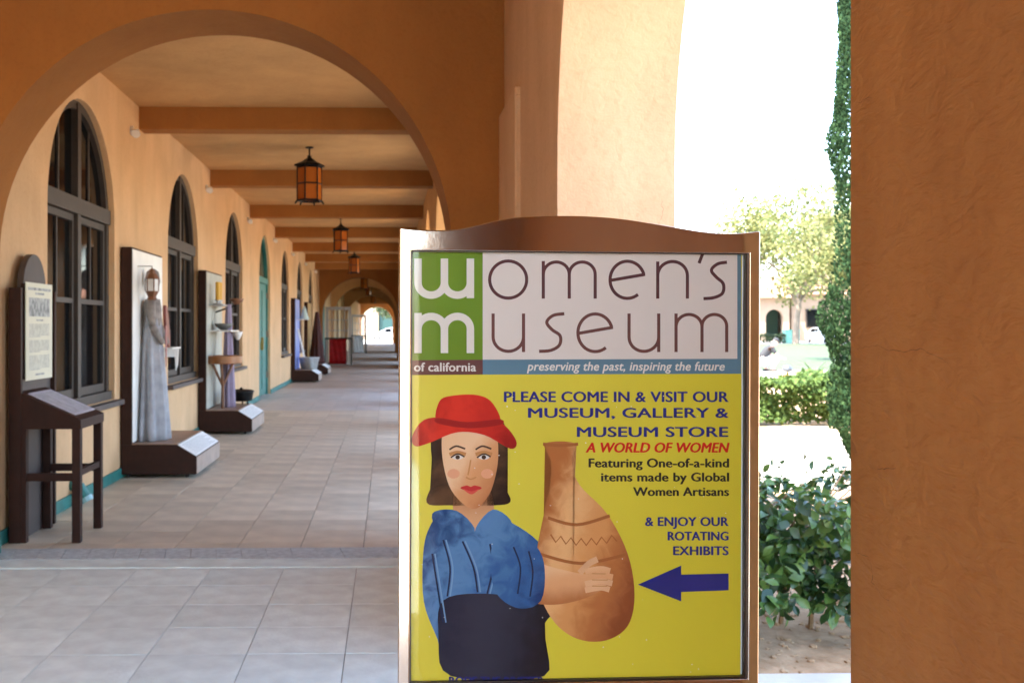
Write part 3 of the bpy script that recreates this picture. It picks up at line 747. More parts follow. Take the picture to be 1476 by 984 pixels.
ribbon('jar_pattern_print', [zig], 2.4, PR['clay2'], 5)
printed('arm_print', [sm([(752, 806), (800, 820), (850, 830), (872, 824), (876, 846), (848, 864), (800, 874), (758, 866), (742, 832)])], ARM, 6)
for i in range(4):
    y = 824 + i * 9
    ribbon('finger_print', [catmull([(846, y + 2), (868, y - 2), (888 - abs(i - 1.4) * 4, y + 1)], 5)], 8.5, ARM if i < 2 else PR['skin'], 7)
    if i < 3: ribbon('finger_print', [catmull([(856, y + 4.8), (880 - abs(i - 1.4) * 3, y + 5)], 4)], 1.3, PR['skin2'], 8)
ribbon('finger_print', [catmull([(838, 828), (852, 814), (864, 808)], 5)], 9, PR['skin'], 7)
printed('sleeve_print', [sm([(716, 770), (764, 780), (786, 812), (782, 868), (745, 878), (712, 846)])], DRS, 8)
for st in ([(742, 790), (752, 820), (748, 858)], [(764, 796), (770, 826), (766, 862)]): ribbon('fold_print', [catmull(st, 6)], 2.4, PR['deep'], 9)
# specks and scuffs of an old poster
rs = random.Random(3)
printed('scuff_print', [arc(rs.uniform(600, 1066), rs.uniform(560, 975), rs.uniform(.4, 1.3), rs.uniform(.4, 1.0), 0, 300, 6) for _ in range(46)], PR['pale'], 10)['kind'] = 'stuff'

# ------------------------------------------------------------------ reading stand beside the first window
ls = thing('reading_stand', 'brown round-topped information panel with a sloping desk on four legs at the left', 'stand', (XL + .04, 6.93, 0))
bm = NB()
pw = .66
pts = [(0, 0), (pw, 0), (pw, 1.66), (pw - .10, 1.66)] + [(pw / 2 + (pw / 2 - .10) * math.cos(math.pi * i / 16), 1.66 + .24 * math.sin(math.pi * i / 16)) for i in range(1, 16)] + [(.10, 1.66), (0, 1.66)]
prism(bm, pts, 'x', 0, .045); obj('back_panel', bm, M['brown_light'], ls, bevel=.004)
bm = NB()
for y in (-.035, pw): box(bm, -.005, .075, y, y + .035, 0, 1.66)
obj('side_rail', bm, M['brown'], ls, bevel=.003)
bm = NB(); box(bm, .077, .083, .04, .575, 1.05, 1.70); sheetp = obj('text_panel', bm, M['cream'], ls)
bm = NB(); box(bm, .046, .0765, .05, .565, 1.06, 1.69); obj('panel_spacer', bm, M['brown'], ls)
bm = NB()
for i in range(34):
    if i in (10, 11, 21, 22): continue
    z = 1.42 - i * .0092; box(bm, .0833, .0838, .10, .10 + (.41 if i not in (9, 20, 33) else .22), z, z + .0035)
box(bm, .0833, .0838, .08, .54, 1.650, 1.668); box(bm, .0833, .0838, .22, .40, 1.622, 1.636); box(bm, .0833, .0838, .24, .38, 1.445, 1.455); box(bm, .0833, .0838, .22, .40, 1.078, 1.09)
obj('print_lines', bm, M['grey_print'], sheetp, kind='stuff')
bm = NB(); box(bm, .0833, .0838, .095, .525, 1.475, 1.60); obj('photo_print', bm, M['grey_print'], sheetp)
# desk box
dk = [(.05, .74), (.46, .74), (.46, .80), (.43, .815), (.05, .985)]
bm = NB(); prism(bm, dk, 'y', -.03, .53); obj('desk_box', bm, M['brown'], ls, bevel=.004)
dvec = Vector((.38, -.17)); dl = dvec.length; sx, sz = dvec / dl; nx, nz = -sz, sx
def ondesk(t, h): return (.05 + sx * t + nx * h, .985 + sz * t + nz * h)
bm = NB(); prism(bm, [ondesk(.05, .0005), ondesk(.39, .0005), ondesk(.39, .006), ondesk(.05, .006)], 'y', .03, .49); bk = obj('paper_board', bm, mat('lilac_paper', (.50, .48, .55), .6), ls)
bm = NB()
for i in range(22):
    t = .08 + i * .0135; prism(bm, [ondesk(t, .0062), ondesk(t + .005, .0062), ondesk(t + .005, .0068), ondesk(t, .0068)], 'y', .05 if i % 2 else .06, .25); prism(bm, [ondesk(t, .0062), ondesk(t + .005, .0062), ondesk(t + .005, .0068), ondesk(t, .0068)], 'y', .28, .44 if i % 3 else .47)
obj('print_lines', bm, M['grey_print'], bk, kind='stuff')
for x, y in ((.40, -.028), (.40, .47), (.05, -.028), (.05, .47)):
    bm = NB(); box(bm, x, x + .055, y, y + .055, 0, .745 if x > .2 else .745); obj('leg', bm, M['brown'], ls, bevel=.004)
for y in (-.015, .483):
    bm = NB(); box(bm, .106, .399, y, y + .03, .40, .45); obj('stretcher', bm, M['brown'], ls)
bm = NB(); box(bm, .41, .445, .028, .469, .43, .47); obj('stretcher', bm, M['brown'], ls)
# teal spout at the foot of the wall
spt = thing('wall_spout', 'small teal drain spout at the foot of the wall behind the stand', 'spout', (XL, 8.35, 0))
bm = NB(); tube(bm, (-.02, 0, .17), (.07, 0, .15), .045, seg=12); tube(bm, (.06, 0, .16), (.12, 0, .06), .045, seg=12); obj('pipe', bm, M['teal'], spt)
bm = NB(); tube(bm, (.115, 0, .07), (.135, 0, .035), .052, seg=12); obj('outlet_rim', bm, mat('pale_teal', (.30, .52, .56), .4), spt)

# ------------------------------------------------------------------ exhibits along the wall
def exhibit(y, label, board, name='display_stand'):
    t = thing(name, label, 'display stand', (XL + .012, y, 0), 0, 'display stands along the wall')
    bm = NB(); box(bm, 0, .10, 0, 1.3, .31, 2.15); obj('side_case', bm, M['brown'], t, bevel=.004)
    bm = NB(); box(bm, .101, .108, .015, 1.285, .33, 2.13); bd = obj('back_board', bm, board, t)
    bm = NB(); prism(bm, [(0, .035), (.70, .035), (.70, .20), (.52, .31), (0, .31)], 'y', 0, 1.3); obj('base_box', bm, M['brown'], t, bevel=.005)
    a, b = Vector((.70, .20)), Vector((.52, .31)); d = (b - a).normalized(); n = Vector((-d.y, d.x)) * -1
    q = [a + d * .006, b - d * .006]; pr = [(q[0].x, q[0].y), (q[1].x, q[1].y), (q[1].x + n.x * .006, q[1].y + n.y * .006), (q[0].x + n.x * .006, q[0].y + n.y * .006)]
    bm = NB(); prism(bm, pr, 'y', .012, 1.288); pl = obj('plaque', bm, M['white'], t)
    bm = NB()
    for i in range(9):
        s = .03 + i * .018
        w = [a + d * s + n * .0062, a + d * (s + .006) + n * .0062, a + d * (s + .006) + n * .0068, a + d * s + n * .0068]
        prism(bm, [(p.x, p.y) for p in w], 'y', .08, 1.2 - (i % 3) * .1)
    obj('print_lines', bm, mat('faint_print', (.45, .45, .43), .7), pl, kind='stuff')
    bm = NB(); box(bm, .7005, .706, .004, 1.296, .04, .195); obj('front_board', bm, mat('kick_board', (.36, .27, .22), .5, var=.15), t)
    bm = NB(); box(bm, 0, .52, .01, 1.29, .3105, .318); obj('base_top', bm, mat('base_top', (.33, .20, .13), .4, var=.2), t)
    for (x, yy) in ((.06, .06), (.6, .06), (.06, 1.2), (.6, 1.2)):
        bm = NB(); tube(bm, (x, yy, .018), (x, yy + .03, .018), .018, seg=8); obj('caster', bm, M['rubber'], t)
    return t, bd
def drape(bm, x, y, z0, z1, r0, r1, folds=9, amp=.14, sq=.55, seg=48, n=12):
    prof = [(r1 + (r0 - r1) * (k / n) ** .8, z1 + (z0 - z1) * k / n) for k in range(n + 1)]
    lathe(bm, [(.001, z1 + .001)] + prof, seg, (x, y, 0), 1 / sq if sq < 1 else 1, lambda a, z: amp * (math.sin(folds * a + z * 1.3 + .8 * math.sin(3 * a)) + .45 * math.sin(folds * 1.9 * a + z * 4 + 1) + .3 * math.sin(2 * a + z * 5)) * max(0, min(1, (z1 - z) / (z1 - z0) * 1.5 + .2)))
EX = [9.86, 13.85, 27.0, 31.2]
x0 = XL + .012
e1, b1 = exhibit(EX[0], 'first brown display stand with a white board, nearest the viewer', M['white'])
bm = NB()
for i in range(8):
    box(bm, .1081, .1105, .93, 1.28, .34 + i * .105, .34 + i * .105 + .098)
obj('brick_print', bm, mat('brick_print', (.62, .42, .32), .7), b1)
bm = NB(); box(bm, .109, .32, .78, 1.20, 1.185, 1.20); box(bm, .109, .30, .98, 1.0, 1.10, 1.185); prism(bm, [(.30, 1.185), (.34, 1.185), (.33, 1.02), (.31, .96)], 'y', .975, 1.005); obj('shelf', bm, M['enamel'], e1)
# gown on a stand
gx, gy = x0 + .20, EX[0] + .42
g = thing('grey_gown', 'long pale grey gown hanging in front of the white board', 'gown', (gx, gy, .318))
bm = NB(); drape(bm, 0, 0, .004, 1.36, .155, .05, 9, .15, .6); obj('skirt', bm, mat('grey_cloth', (.33, .34, .37), .8, var=.18, scale=9, bump=.4, bscale=12), g, smooth='all')
bm = NB(); lathe(bm, [(.02, 1.36), (.07, 1.355), (.085, 1.25), (.075, 1.10), (.05, 1.02)], 20, (0, 0, 0), 1.5); obj('bodice', bm, mat('taupe_cloth', (.22, .19, .17), .8, var=.3, scale=20, bump=.4), g, smooth='all')
for sy_ in (-1, 1):
    bm = NB(); tube(bm, (.01, sy_ * .105, 1.33), (.03, sy_ * .16, 1.10), .042, .034, seg=10); tube(bm, (.03, sy_ * .16, 1.10), (.12, sy_ * .10, .93), .034, .026, seg=10); obj('sleeve', bm, mat('taupe_sleeve', (.24, .21, .19), .8, var=.25, scale=18), g, smooth='all')
bm = NB(); prism(bm, [(-.03, 1.1), (.03, 1.1), (.02, .78), (.0, .70)], 'x', .125, .135); obj('sash_ribbon', bm, mat('rose_cloth', (.42, .2, .18), .8), g)
bm = NB(); lathe(bm, [(.025, 1.35), (.025, 1.44), (.06, 1.47), (.075, 1.53), (.06, 1.62), (.02, 1.65)], 14); obj('bonnet', bm, mat('grey_felt', (.20, .18, .17), .8), g, smooth='all')
# lantern in front of the gown
lx, ly, lz = x0 + .25, EX[0] + .17, 1.66
ln = thing('hand_lantern', 'brown hand lantern with white panes in front of the gown', 'lantern', (lx, ly, lz))
bm = NB(); lathe(bm, [(.05, 0), (.075, .02), (.06, .05), (.10, .13)], 6); lathe(bm, [(.11, .31), (.075, .37), (.05, .40), (.05, .43), (.012, .47)], 6)
for i in range(6):
    a = R(60 * i); tube(bm, (.098 * math.cos(a), .098 * math.sin(a), .13), (.10 * math.cos(a), .10 * math.sin(a), .31), .008, seg=5)
obj('lantern_frame', bm, M['wood'], ln)
for i in range(6):
    a0, a1 = R(60 * i + 5), R(60 * i + 55); bm = NB(); f = .093
    vs = [bm.verts.new((f * math.cos(a), f * math.sin(a), z)) for a, z in ((a0, .135), (a1, .135), (a1, .305), (a0, .305))]; bm.faces.new(vs)
    bm.free(); bm = NB(); prism(bm, [(f * math.cos(a0), f * math.sin(a0)), (f * math.cos(a1), f * math.sin(a1)), ((f - .003) * math.cos(a1), (f - .003) * math.sin(a1)), ((f - .003) * math.cos(a0), (f - .003) * math.sin(a0))], 'z', .132, .308); obj('pane', bm, M['enamel'], ln)
bm = NB(); tube(bm, (-.21, .0, .50), (-.0, .0, .50), .006, seg=6); tube(bm, (0, 0, .46), (0, 0, .50), .006, seg=6); obj('hook_arm', bm, M['iron'], ln); ln.scale = (.64, .64, .64)
# wooden paddle resting on the shelf
pd = thing('wooden_paddle', 'reddish brown paddle leaning beside the gown above the white shelf', 'paddle', (x0 + .26, EX[0] + .72, 1.205))
bm = NB(); pts = [(-.02 + .09 * math.cos(a), .20 + .22 * math.sin(a)) for a in [2 * math.pi * i / 18 for i in range(18)]]
prism(bm, [(p[0] * math.cos(-.5) - p[1] * math.sin(-.5) * .0 + (0.42 - p[1]) * .35, p[1]) for p in pts], 'x', -.015, .015); obj('blade', bm, mat('red_wood', (.20, .05, .04), .4, var=.2), pd, bevel=.004)
# second stand
e2, b2 = exhibit(EX[1], 'second brown display stand with candles, lavender drape and a black pot', mat('grey_board', (.42, .42, .36), .7, var=.1))
y2 = EX[1]
bm = NB(); box(bm, .109, .40, .18, .95, 1.345, 1.365); obj('shelf', bm, M['enamel'], e2)
bm = NB(); box(bm, .109, .30, .15, .9, 1.69, 1.705); obj('shelf', bm, M['metal'], e2)
for dy, h in ((.22, .24), (.38, .24)):
    cdl = obj('candle', (lambda b: (tube(b, (0, 0, 0), (0, 0, h), .032, seg=12), b)[1])(NB()), mat('ochre_wax', (.62, .34, .03), .5), loc=(x0 + .22, y2 + dy, 1.765))
    tag(cdl, 'thick golden candle, %s of the pair on the second display stand' % ('near one' if dy < .3 else 'far one'), 'candle', 'golden candles')
    hb = NB(); lathe(hb, [(.07, 0), (.075, .01), (.02, .02), (.02, .045), (.055, .06)], 12)
    ho = obj('candle_holder', hb, M['metal'], loc=(x0 + .22, y2 + dy, 1.705), smooth='all'); tag(ho, 'small metal candle holder under the %s golden candle' % ('near' if dy < .3 else 'far'), 'candle holder', 'candle holders')
def bowl(name, label, cat, loc, r, h, m, group=None):
    b = NB(); lathe(b, [(r * .35, 0), (r * .4, .01), (r * .8, h * .5), (r, h), (r * .93, h), (r * .72, h * .5), (r * .1, h * .15)], 20)
    o = obj(name, b, m, loc=loc, smooth='all'); return tag(o, label, cat, group)
bowl('metal_bowl', 'wide grey metal bowl on the white shelf of the second display', 'bowl', (x0 + .26, y2 + .46, 1.366), .13, .09, mat('dull_pewter', (.13, .13, .12), .5, metal=.4, var=.2))
bowl('wooden_bowl', 'brown wooden bowl held out on the right of the second display', 'bowl', (x0 + .40, y2 + .72, 1.72), .10, .08, M['wood'])
bm = NB(); tube(bm, (0, 0, 0), (-.30, .0, -.10), .012, seg=6); o = obj('bowl_arm', bm, M['iron'], e2, loc=(.40, .72, 1.71))
bowl('white_cup', 'small white cup hanging under the shelf edge of the second display', 'cup', (x0 + .43, y2 + .60, 1.235), .065, .11, M['enamel'])
dr2 = NB(); drape(dr2, 0, 0, .0, 1.40, .085, .035, 8, .16, .7)
o = obj('lavender_drape', dr2, mat('lavender_cloth', (.27, .22, .31), .8, var=.12, scale=6, bump=.3, bscale=10), loc=(x0 + .30, y2 + .62, .318), smooth='all'); tag(o, 'long lavender cloth hanging down behind the round wooden table', 'cloth')
tb = thing('tripod_table', 'small round wooden table on a forked leg in the second display', 'table', (x0 + .27, y2 + .32, .318))
bm = NB(); lathe(bm, [(.24, .60), (.26, .61), (.26, .70), (.24, .71)], 24); obj('table_top', bm, mat('table_wood', (.30, .12, .04), .4, var=.25), tb, bevel=.004)
bm = NB(); tube(bm, (0, 0, .0), (0, 0, .32), .022, .02, seg=8); tube(bm, (0, 0, .30), (.12, .10, .60), .018, seg=8); tube(bm, (0, 0, .30), (-.12, -.10, .60), .018, seg=8); tube(bm, (0, 0, .30), (.0, -.14, .60), .018, seg=8); obj('leg', bm, M['wood'], tb)
pot = thing('iron_pot', 'black footed iron pot on the base of the second display stand', 'pot', (x0 + .42, y2 + 1.02, .318))
bm = NB(); lathe(bm, [(.11, .05), (.15, .06), (.17, .17), (.185, .19), (.18, .195), (.14, .21), (.02, .22), (.02, .24)], 20); obj('pot_body', bm, M['iron'], pot, smooth='all')
for i in range(3):
    a = R(90 + 120 * i); bm = NB(); tube(bm, (.1 * math.cos(a), .1 * math.sin(a), .07), (.12 * math.cos(a), .12 * math.sin(a), .0), .012, seg=6); obj('foot', bm, M['iron'], pot)
# third stand
e3, b3 = exhibit(EX[2], 'third brown display stand with a blue board and a pale washtub', mat('blue_board', (.36, .40, .62), .7, col2=(.06, .12, .5), scale=1.3))
bm = NB(); lathe(bm, [(.20, 0), (.27, .30), (.285, .31), (.265, .31), (.19, .02)], 24); 
o = obj('washtub', bm, M['galv'], loc=(x0 + .42, EX[2] + .50, .318), smooth='all'); tag(o, 'pale galvanised washtub on the base of the third display stand', 'tub')
wb = thing('washboard', 'white slatted washboard leaning from the tub to the blue board', 'washboard', (x0 + .30, EX[2] + .45, .64))
for i in range(8):
    bm = NB(); box(bm, -.012, .012, -.11, .11, i * .085, i * .085 + .05); obj('slat', bm, M['enamel'], wb, loc=(-.02 * i, 0, 0))
bm = NB(); tube(bm, (0, -.12, 0), (-.16, -.12, .72), .014, seg=6); tube(bm, (0, .12, 0), (-.16, .12, .72), .014, seg=6); obj('side_rail', bm, M['enamel'], wb)
bm = NB(); lathe(bm, [(.14, 0), (.10, .05), (.03, .30), (.01, .34)], 14)
o = obj('white_funnel', bm, mat('teal_enamel', (.45, .60, .58), .4), loc=(x0 + .30, EX[2] + .50, 1.62), smooth='all'); tag(o, 'pale cone shaped vessel above the washtub on the third display', 'vessel')
bm = NB(); box(bm, .109, .40, .35, .65, 1.60, 1.615); obj('shelf', bm, M['enamel'], e3)
e4, b4 = exhibit(EX[3], 'farthest brown display stand with a dark red gown', mat('yellow_board', (.42, .26, .10), .7, var=.2))
bm = NB(); drape(bm, 0, 0, .0, 1.55, .22, .05, 9, .12, .8); o = obj('dark_red_gown', bm, mat('oxblood_cloth', (.04, .006, .004), .8, var=.3), loc=(x0 + .34, EX[3] + .55, .318), smooth='all'); tag(o, 'dark red gown on the farthest display stand', 'gown')

# ------------------------------------------------------------------ hanging lanterns
def ceiling_lantern():
    t = thing('hanging_lantern', '', 'lantern', (0, 0, 0), R(14), 'lanterns hanging from the arcade ceiling')
    bm = NB(); lathe(bm, [(.05, 0), (.05, -.012), (.012, -.02), (.011, -.10), (.03, -.105), (.02, -.125)], 12); obj('stem', bm, M['iron'], t)
    bm = NB(); lathe(bm, [(.015, -.11), (.03, -.13), (.09, -.175), (.185, -.215), (.19, -.235), (.15, -.24)], 6); obj('roof_cap', bm, M['iron'], t)
    bm = NB()
    for i in range(6):
        a = R(60 * i); c, s = math.cos(a), math.sin(a); tube(bm, (.15 * c, .15 * s, -.24), (.15 * c, .15 * s, -.66), .010, seg=5)
        b = R(60 * (i + 1)); c2, s2 = math.cos(b), math.sin(b)
        for z, r in ((-.25, .010), (-.45, .010), (-.655, .014)): tube(bm, (.15 * c, .15 * s, z), (.15 * c2, .15 * s2, z), r, seg=5)
        tube(bm, (.155 * c, .155 * s, -.66), (.18 * c, .18 * s, -.695), .014, .010, seg=5)
    obj('cage', bm, M['iron'], t)
    for i in range(6):
        a0, a1 = R(60 * i + 3), R(60 * i + 57); bm = NB(); f = .146
        vs = [bm.verts.new((f * math.cos(a), f * math.sin(a), z)) for a, z in ((a0, -.65), (a1, -.65), (a1, -.255), (a0, -.255))]; bm.faces.new(vs)
        bm.free(); bm = NB(); prism(bm, [(f * math.cos(a0), f * math.sin(a0)), (f * math.cos(a1), f * math.sin(a1)), ((f - .003) * math.cos(a1), (f - .003) * math.sin(a1)), ((f - .003) * math.cos(a0), (f - .003) * math.sin(a0))], 'z', -.65, -.255); obj('pane', bm, M['amber'], t)
    return t
L0 = ceiling_lantern()
lamps = [(W0 + P, 'nearest iron lantern with amber panes hanging over the corridor'), (W0 + 3 * P, 'second iron lantern from the viewer, level with the green door'), (W0 + 5 * P, 'third iron lantern along the ceiling'),
         (42.2, 'fourth iron lantern, hanging beyond the second cross arch'), (50.7, 'fifth small lantern, between the third and fourth cross arches'), (66.5, 'farthest tiny lantern, hanging before the last arch')]
for i, (y, lb) in enumerate(lamps):
    o = L0 if i == 0 else copy_tree(L0)
    o.location = (-.97, y, CZ); o['label'] = lb; o.rotation_euler = (0, 0, R(14 + 23 * i))
# small white spotlights high on the wall
def spot():
    t = thing('wall_spotlight', '', 'spotlight', (0, 0, 0), 0, 'small white spotlights high on the wall')
    bm = NB(); tube(bm, (0, 0, 0), (.02, 0, 0), .045, seg=12); tube(bm, (.02, 0, 0), (.06, 0, -.01), .012, seg=6); obj('bracket', bm, M['enamel'], t)
    bm = NB(); tube(bm, (.05, .035, .005), (.06, -.055, -.04), .022, .042, seg=12); obj('lamp_head', bm, M['enamel'], t)
    return t
s0 = spot(); ordn = ['first', 'second', 'third', 'fourth', 'fifth', 'sixth', 'seventh']
for i in range(7):
    o = s0 if i == 0 else copy_tree(s0)
    o.location = (XL, B0 - .45 + P * i, 3.31); o['label'] = 'small white wall spotlight beside the %s ceiling beam from the viewer' % ordn[i]

# ------------------------------------------------------------------ stands beyond the second arch
def gate(x, y, w, h, label, cloth, pc):
    t = thing('open_gate', label, 'gate', (x, y, 0), R(3))
    bm = NB()
    for a, b, c, d in ((-w / 2, -w / 2 + .10, 0, h), (w / 2 - .10, w / 2, 0, h), (-w / 2 + .1, w / 2 - .1, h - .12, h), (-w / 2 + .1, w / 2 - .1, 0.02, .10)): box(bm, a, b, -.025, .025, c, d)
    obj('gate_frame', bm, M['metal'], t)
    for k in range(1, 4):
        bm = NB(); xx = -w / 2 + w * k / 4; box(bm, xx - .012, xx + .012, -.012, .012, .10, h - .12); obj('bar', bm, M['metal'], t)
    for k in (1, 2):
        bm = NB(); z = .9 + (h - 1.0) * k / 3; box(bm, -w / 2 + .1, w / 2 - .1, -.010, .010, z - .012, z + .012); obj('bar', bm, M['metal'], t)
    bm = NB(); 
    for xx in (-w / 2 - .03, w / 2): box(bm, xx, xx + .03, -.15, .12, 0, h * .47)
    box(bm, -w / 2, w / 2, -.16, -.12, h * .44, h * .47)
    obj('lower_rail', bm, mat('dark_teal_metal', (.02, .06, .06), .5), t)
    bm = NB(); nx_ = 16
    V0 = [[bm.verts.new((-w * .36 + w * .68 * i / nx_, -.17 + .018 * math.sin(i * 1.3 + j * .8), .05 + (h * .45 - .05) * j / 6)) for i in range(nx_ + 1)] for j in range(7)]
    for j in range(6):
        for i in range(nx_): bm.faces.new((V0[j][i], V0[j][i+1], V0[j+1][i+1], V0[j+1][i]))
    bmesh.ops.solidify(bm, geom=bm.faces[:], thickness=.02)
    obj(cloth, bm, pc, t, smooth='all')
gate(-1.88, 39.6, .95, 2.18, 'grey metal gate with a bright red banner hung across its lower half', 'banner', M['red'])
gate(-1.62, 57.5, .80, 2.1, 'farther grey metal gate with a white panel on its lower half', 'panel', M['enamel'])

# ------------------------------------------------------------------ planting
rnd = random.Random(11)
def leaf_template(w, l, fold=.25, curl=.15):
    """an oval leaf folded along its midrib: 8 verts, 6 faces"""
    pts = [(0, 0, 0), (-.32 * w, .25 * l, fold * .3 * w), (.32 * w, .25 * l, fold * .3 * w), (-.5 * w, .5 * l, fold * w * .45), (.5 * w, .5 * l, fold * w * .45), (0, .5 * l, 0),
           (-.34 * w, .78 * l, fold * .3 * w - curl * l * .3), (.34 * w, .78 * l, fold * .3 * w - curl * l * .3), (0, l, -curl * l), (0, .25 * l, 0), (0, .78 * l, -curl * l * .35)]
    fc = [(0, 9, 1), (0, 2, 9), (1, 9, 5, 3), (9, 2, 4, 5), (3, 5, 10, 6), (5, 4, 7, 10), (6, 10, 8), (10, 7, 8)]
    return [Vector(p) for p in pts], fc
def leaf_cloud(name, places, tmpl, m, parent=None, kind='stuff', label=None):
    """places = [(position, matrix3, scale)] joined into one mesh"""
    pts, fc = tmpl; vs, fs = [], []
    for (p, mt, s) in places:
        b = len(vs)
        for q in pts: v = mt @ (q * s); vs.append((v.x + p[0], v.y + p[1], v.z + p[2]))
        for f in fc: fs.append(tuple(b + i for i in f))
    me = bpy.data.meshes.new(name); me.from_pydata(vs, [], fs); me.update()
    o = link(name, me, m, parent, kind); return o
def rmat(up=.4, rr=rnd, out=None):
    n = Vector((rr.gauss(0, 1), rr.gauss(0, 1), rr.gauss(0, 1) + up)); 
    if out is not None: n += out
    n.normalize(); t = Vector((rr.gauss(0, 1), rr.gauss(0, 1), rr.gauss(0, 1) - .3)); t = (t - n * t.dot(n)).normalized(); b = t.cross(n)
    return Matrix((b, t, n)).transposed()
small_leaf = ([Vector(p) for p in ((0, 0, 0), (-.4, .5, .08), (0, .5, 0), (.4, .5, .08), (0, 1, -.1))], [(0, 2, 1), (0, 3, 2), (1, 2, 4), (2, 3, 4)])
# near hedge: oval leathery leaves, the largest ones built singly
def near_hedge():
    x0, x1, y0, y1, z0, z1 = 1.15, 4.6, 4.62, 5.75, .10, .70
    h = thing('garden_hedge', 'near green hedge with glossy oval leaves between the sign and the brown pier', 'hedge', (2.2, 5.1, -.05))
    bm = NB()
    for i in range(26):
        bx = x0 + (x1 - x0) * (i + .5) / 26 + rnd.uniform(-.06, .06); by_ = rnd.uniform(4.95, 5.45)
        p = Vector((bx, by_, -.08)); d = Vector((rnd.uniform(-.2, .2), rnd.uniform(-.25, .1), 1))
        for k in range(4):
            q = p + d.normalized() * .16; tube(bm, p, q, .013 * (1 - k * .2), .013 * (1 - (k + 1) * .2), seg=6)
            for j in range(2):
                e = Vector((rnd.uniform(-1, 1), rnd.uniform(-1.2, .6), rnd.uniform(.2, 1))).normalized() * rnd.uniform(.12, .26)
                tube(bm, q, q + e, .006, .003, seg=5)
            p = q; d += Vector((rnd.uniform(-.35, .35), rnd.uniform(-.4, .3), 0))
    for v in bm.verts: v.co -= Vector((2.2, 5.1, -.05))
    obj('stem', bm, M['twig'], h, kind='stuff')
    tmpl = leaf_template(.6, 1.0)
    pl = []
    def inside(p):
        top = z1 - .05 + .05 * math.sin(p[0] * 5) + .03 * math.sin(p[0] * 13 + 2)
        bot = z0 + .05 * math.sin(p[0] * 4 + 1) + .12 * max(0, (p[1] - 5.2))
        return bot < p[2] < top
    tries = 0
    while len(pl) < 9500:
        tries += 1
        # mostly on the shell
        u = rnd.random(); x = rnd.uniform(x0, x1)
        if u < .42: y = y0 + abs(rnd.gauss(0, .09)); z = rnd.uniform(z0, z1)
        elif u < .70: y = rnd.uniform(y0, y1); z = z1 - abs(rnd.gauss(0, .07))
        else: y = rnd.uniform(y0, y1); z = rnd.uniform(z0, z1)
        y += .10 * math.sin(x * 6.3 + z * 7) + .05 * math.sin(x * 15 - z * 9)
        cl = math.sin(x * 9 + 1.3) * math.sin(z * 14 + x * 3) * math.sin(y * 11)
        if cl < -.35 and rnd.random() < .75: continue
        if not inside((x, y, z)): continue
        s = rnd.uniform(.045, .095) if z < z1 - .12 else rnd.uniform(.03, .065)
        out = Vector((0, -1.1, .5)) if y < y0 + .25 else Vector((0, 0, .8))
        pl.append(((x - 2.2, y - 5.1, z + .05), rmat(.3, rnd, out), s))
    for i in range(60):   # shoots standing out of the top
        x = rnd.uniform(x0, x1); y = rnd.uniform(y0, y1); hh = rnd.uniform(.03, .12)
        for k in range(4): pl.append(((x - 2.2 + rnd.uniform(-.02, .02), y - 5.1, z1 + .02 + hh * k / 4), rmat(.1), rnd.uniform(.03, .05)))
    # nearest and largest first among those the frame can show
    def score(q):
        X, Y = q[0][0] + 2.2, q[0][1] + 5.1; px = PX0 + F * X / Y
        return (0 if 1090 < px < 1235 else 1, Y - q[2] * 8)
    pl.sort(key=score)
    me = None
    shapes = []
    for w, fo, cu in ((.60, .25, .15), (.52, .4, .25), (.66, .12, .05)):
        p, f = leaf_template(w, 1.0, fo, cu); me = bpy.data.meshes.new('leaf'); me.from_pydata([tuple(v) for v in p], [], f); me.materials.append(M['leaf_hedge'])
        for q in me.polygons: q.use_smooth = True
        shapes.append(me)
    for i, (p, mt, s) in enumerate(pl[:290]):
        o = bpy.data.objects.new('leaf', shapes[i % 3]); COL.objects.link(o); o.parent = h
        o.matrix_local = Matrix.Translation(p) @ mt.to_4x4() @ Matrix.Scale(s, 4)
    leaf_cloud('foliage', pl[290:], tmpl, M['leaf_hedge'], h)
near_hedge()
# hedge across the pale path
def far_hedge(name, label, x0, x1, y0, y1, h, n, s, m, yslope=0.):
    t = thing(name, label, 'hedge', ((x0 + x1) / 2, (y0 + y1) / 2, -.05))
    cx, cyy = (x0 + x1) / 2, (y0 + y1) / 2; pl = []
    while len(pl) < n:
        x = rnd.uniform(x0, x1); u = rnd.random()
        if u < .5: y = y0 + abs(rnd.gauss(0, .1)); z = rnd.uniform(.02, h)
        elif u < .85: y = rnd.uniform(y0, y1); z = h - abs(rnd.gauss(0, .05))
        else: y = rnd.uniform(y0, y1); z = rnd.uniform(0, h)
        z += .05 * math.sin(x * 4) * (z / h); y += .12 * math.sin(x * 3.3 + z * 6)
        if math.sin(x * 8) * math.sin(z * 12 + x * 2) < -.5 and rnd.random() < .7: continue
        pl.append(((x - cx, y - cyy, z + .05), rmat(.4, rnd, Vector((0, -.5, .6))), rnd.uniform(.6, 1.2) * s))
    bm = NB()
    for i in range(int((x1 - x0) * 3)):
        x = rnd.uniform(x0, x1) - cx; tube(bm, (x, 0, -.03), (x + rnd.uniform(-.1, .1), rnd.uniform(-.2, .2), h * .8), .012, .006, seg=5)
    obj('stem', bm, M['bark'], t, kind='stuff')
    leaf_cloud('foliage', pl, small_leaf, m, t)
far_hedge('garden_hedge', 'low sunlit hedge across the pale path, left of the cypress', 4.4, 12.5, 15.4, 16.7, .64, 26000, .085, M['leaf_hedge2'])
far_hedge('garden_hedge', 'tiny clipped hedge far off before the pale buildings', 33.2, 36.5, 96.3, 97.2, .75, 900, .2, M['leaf_tree'])
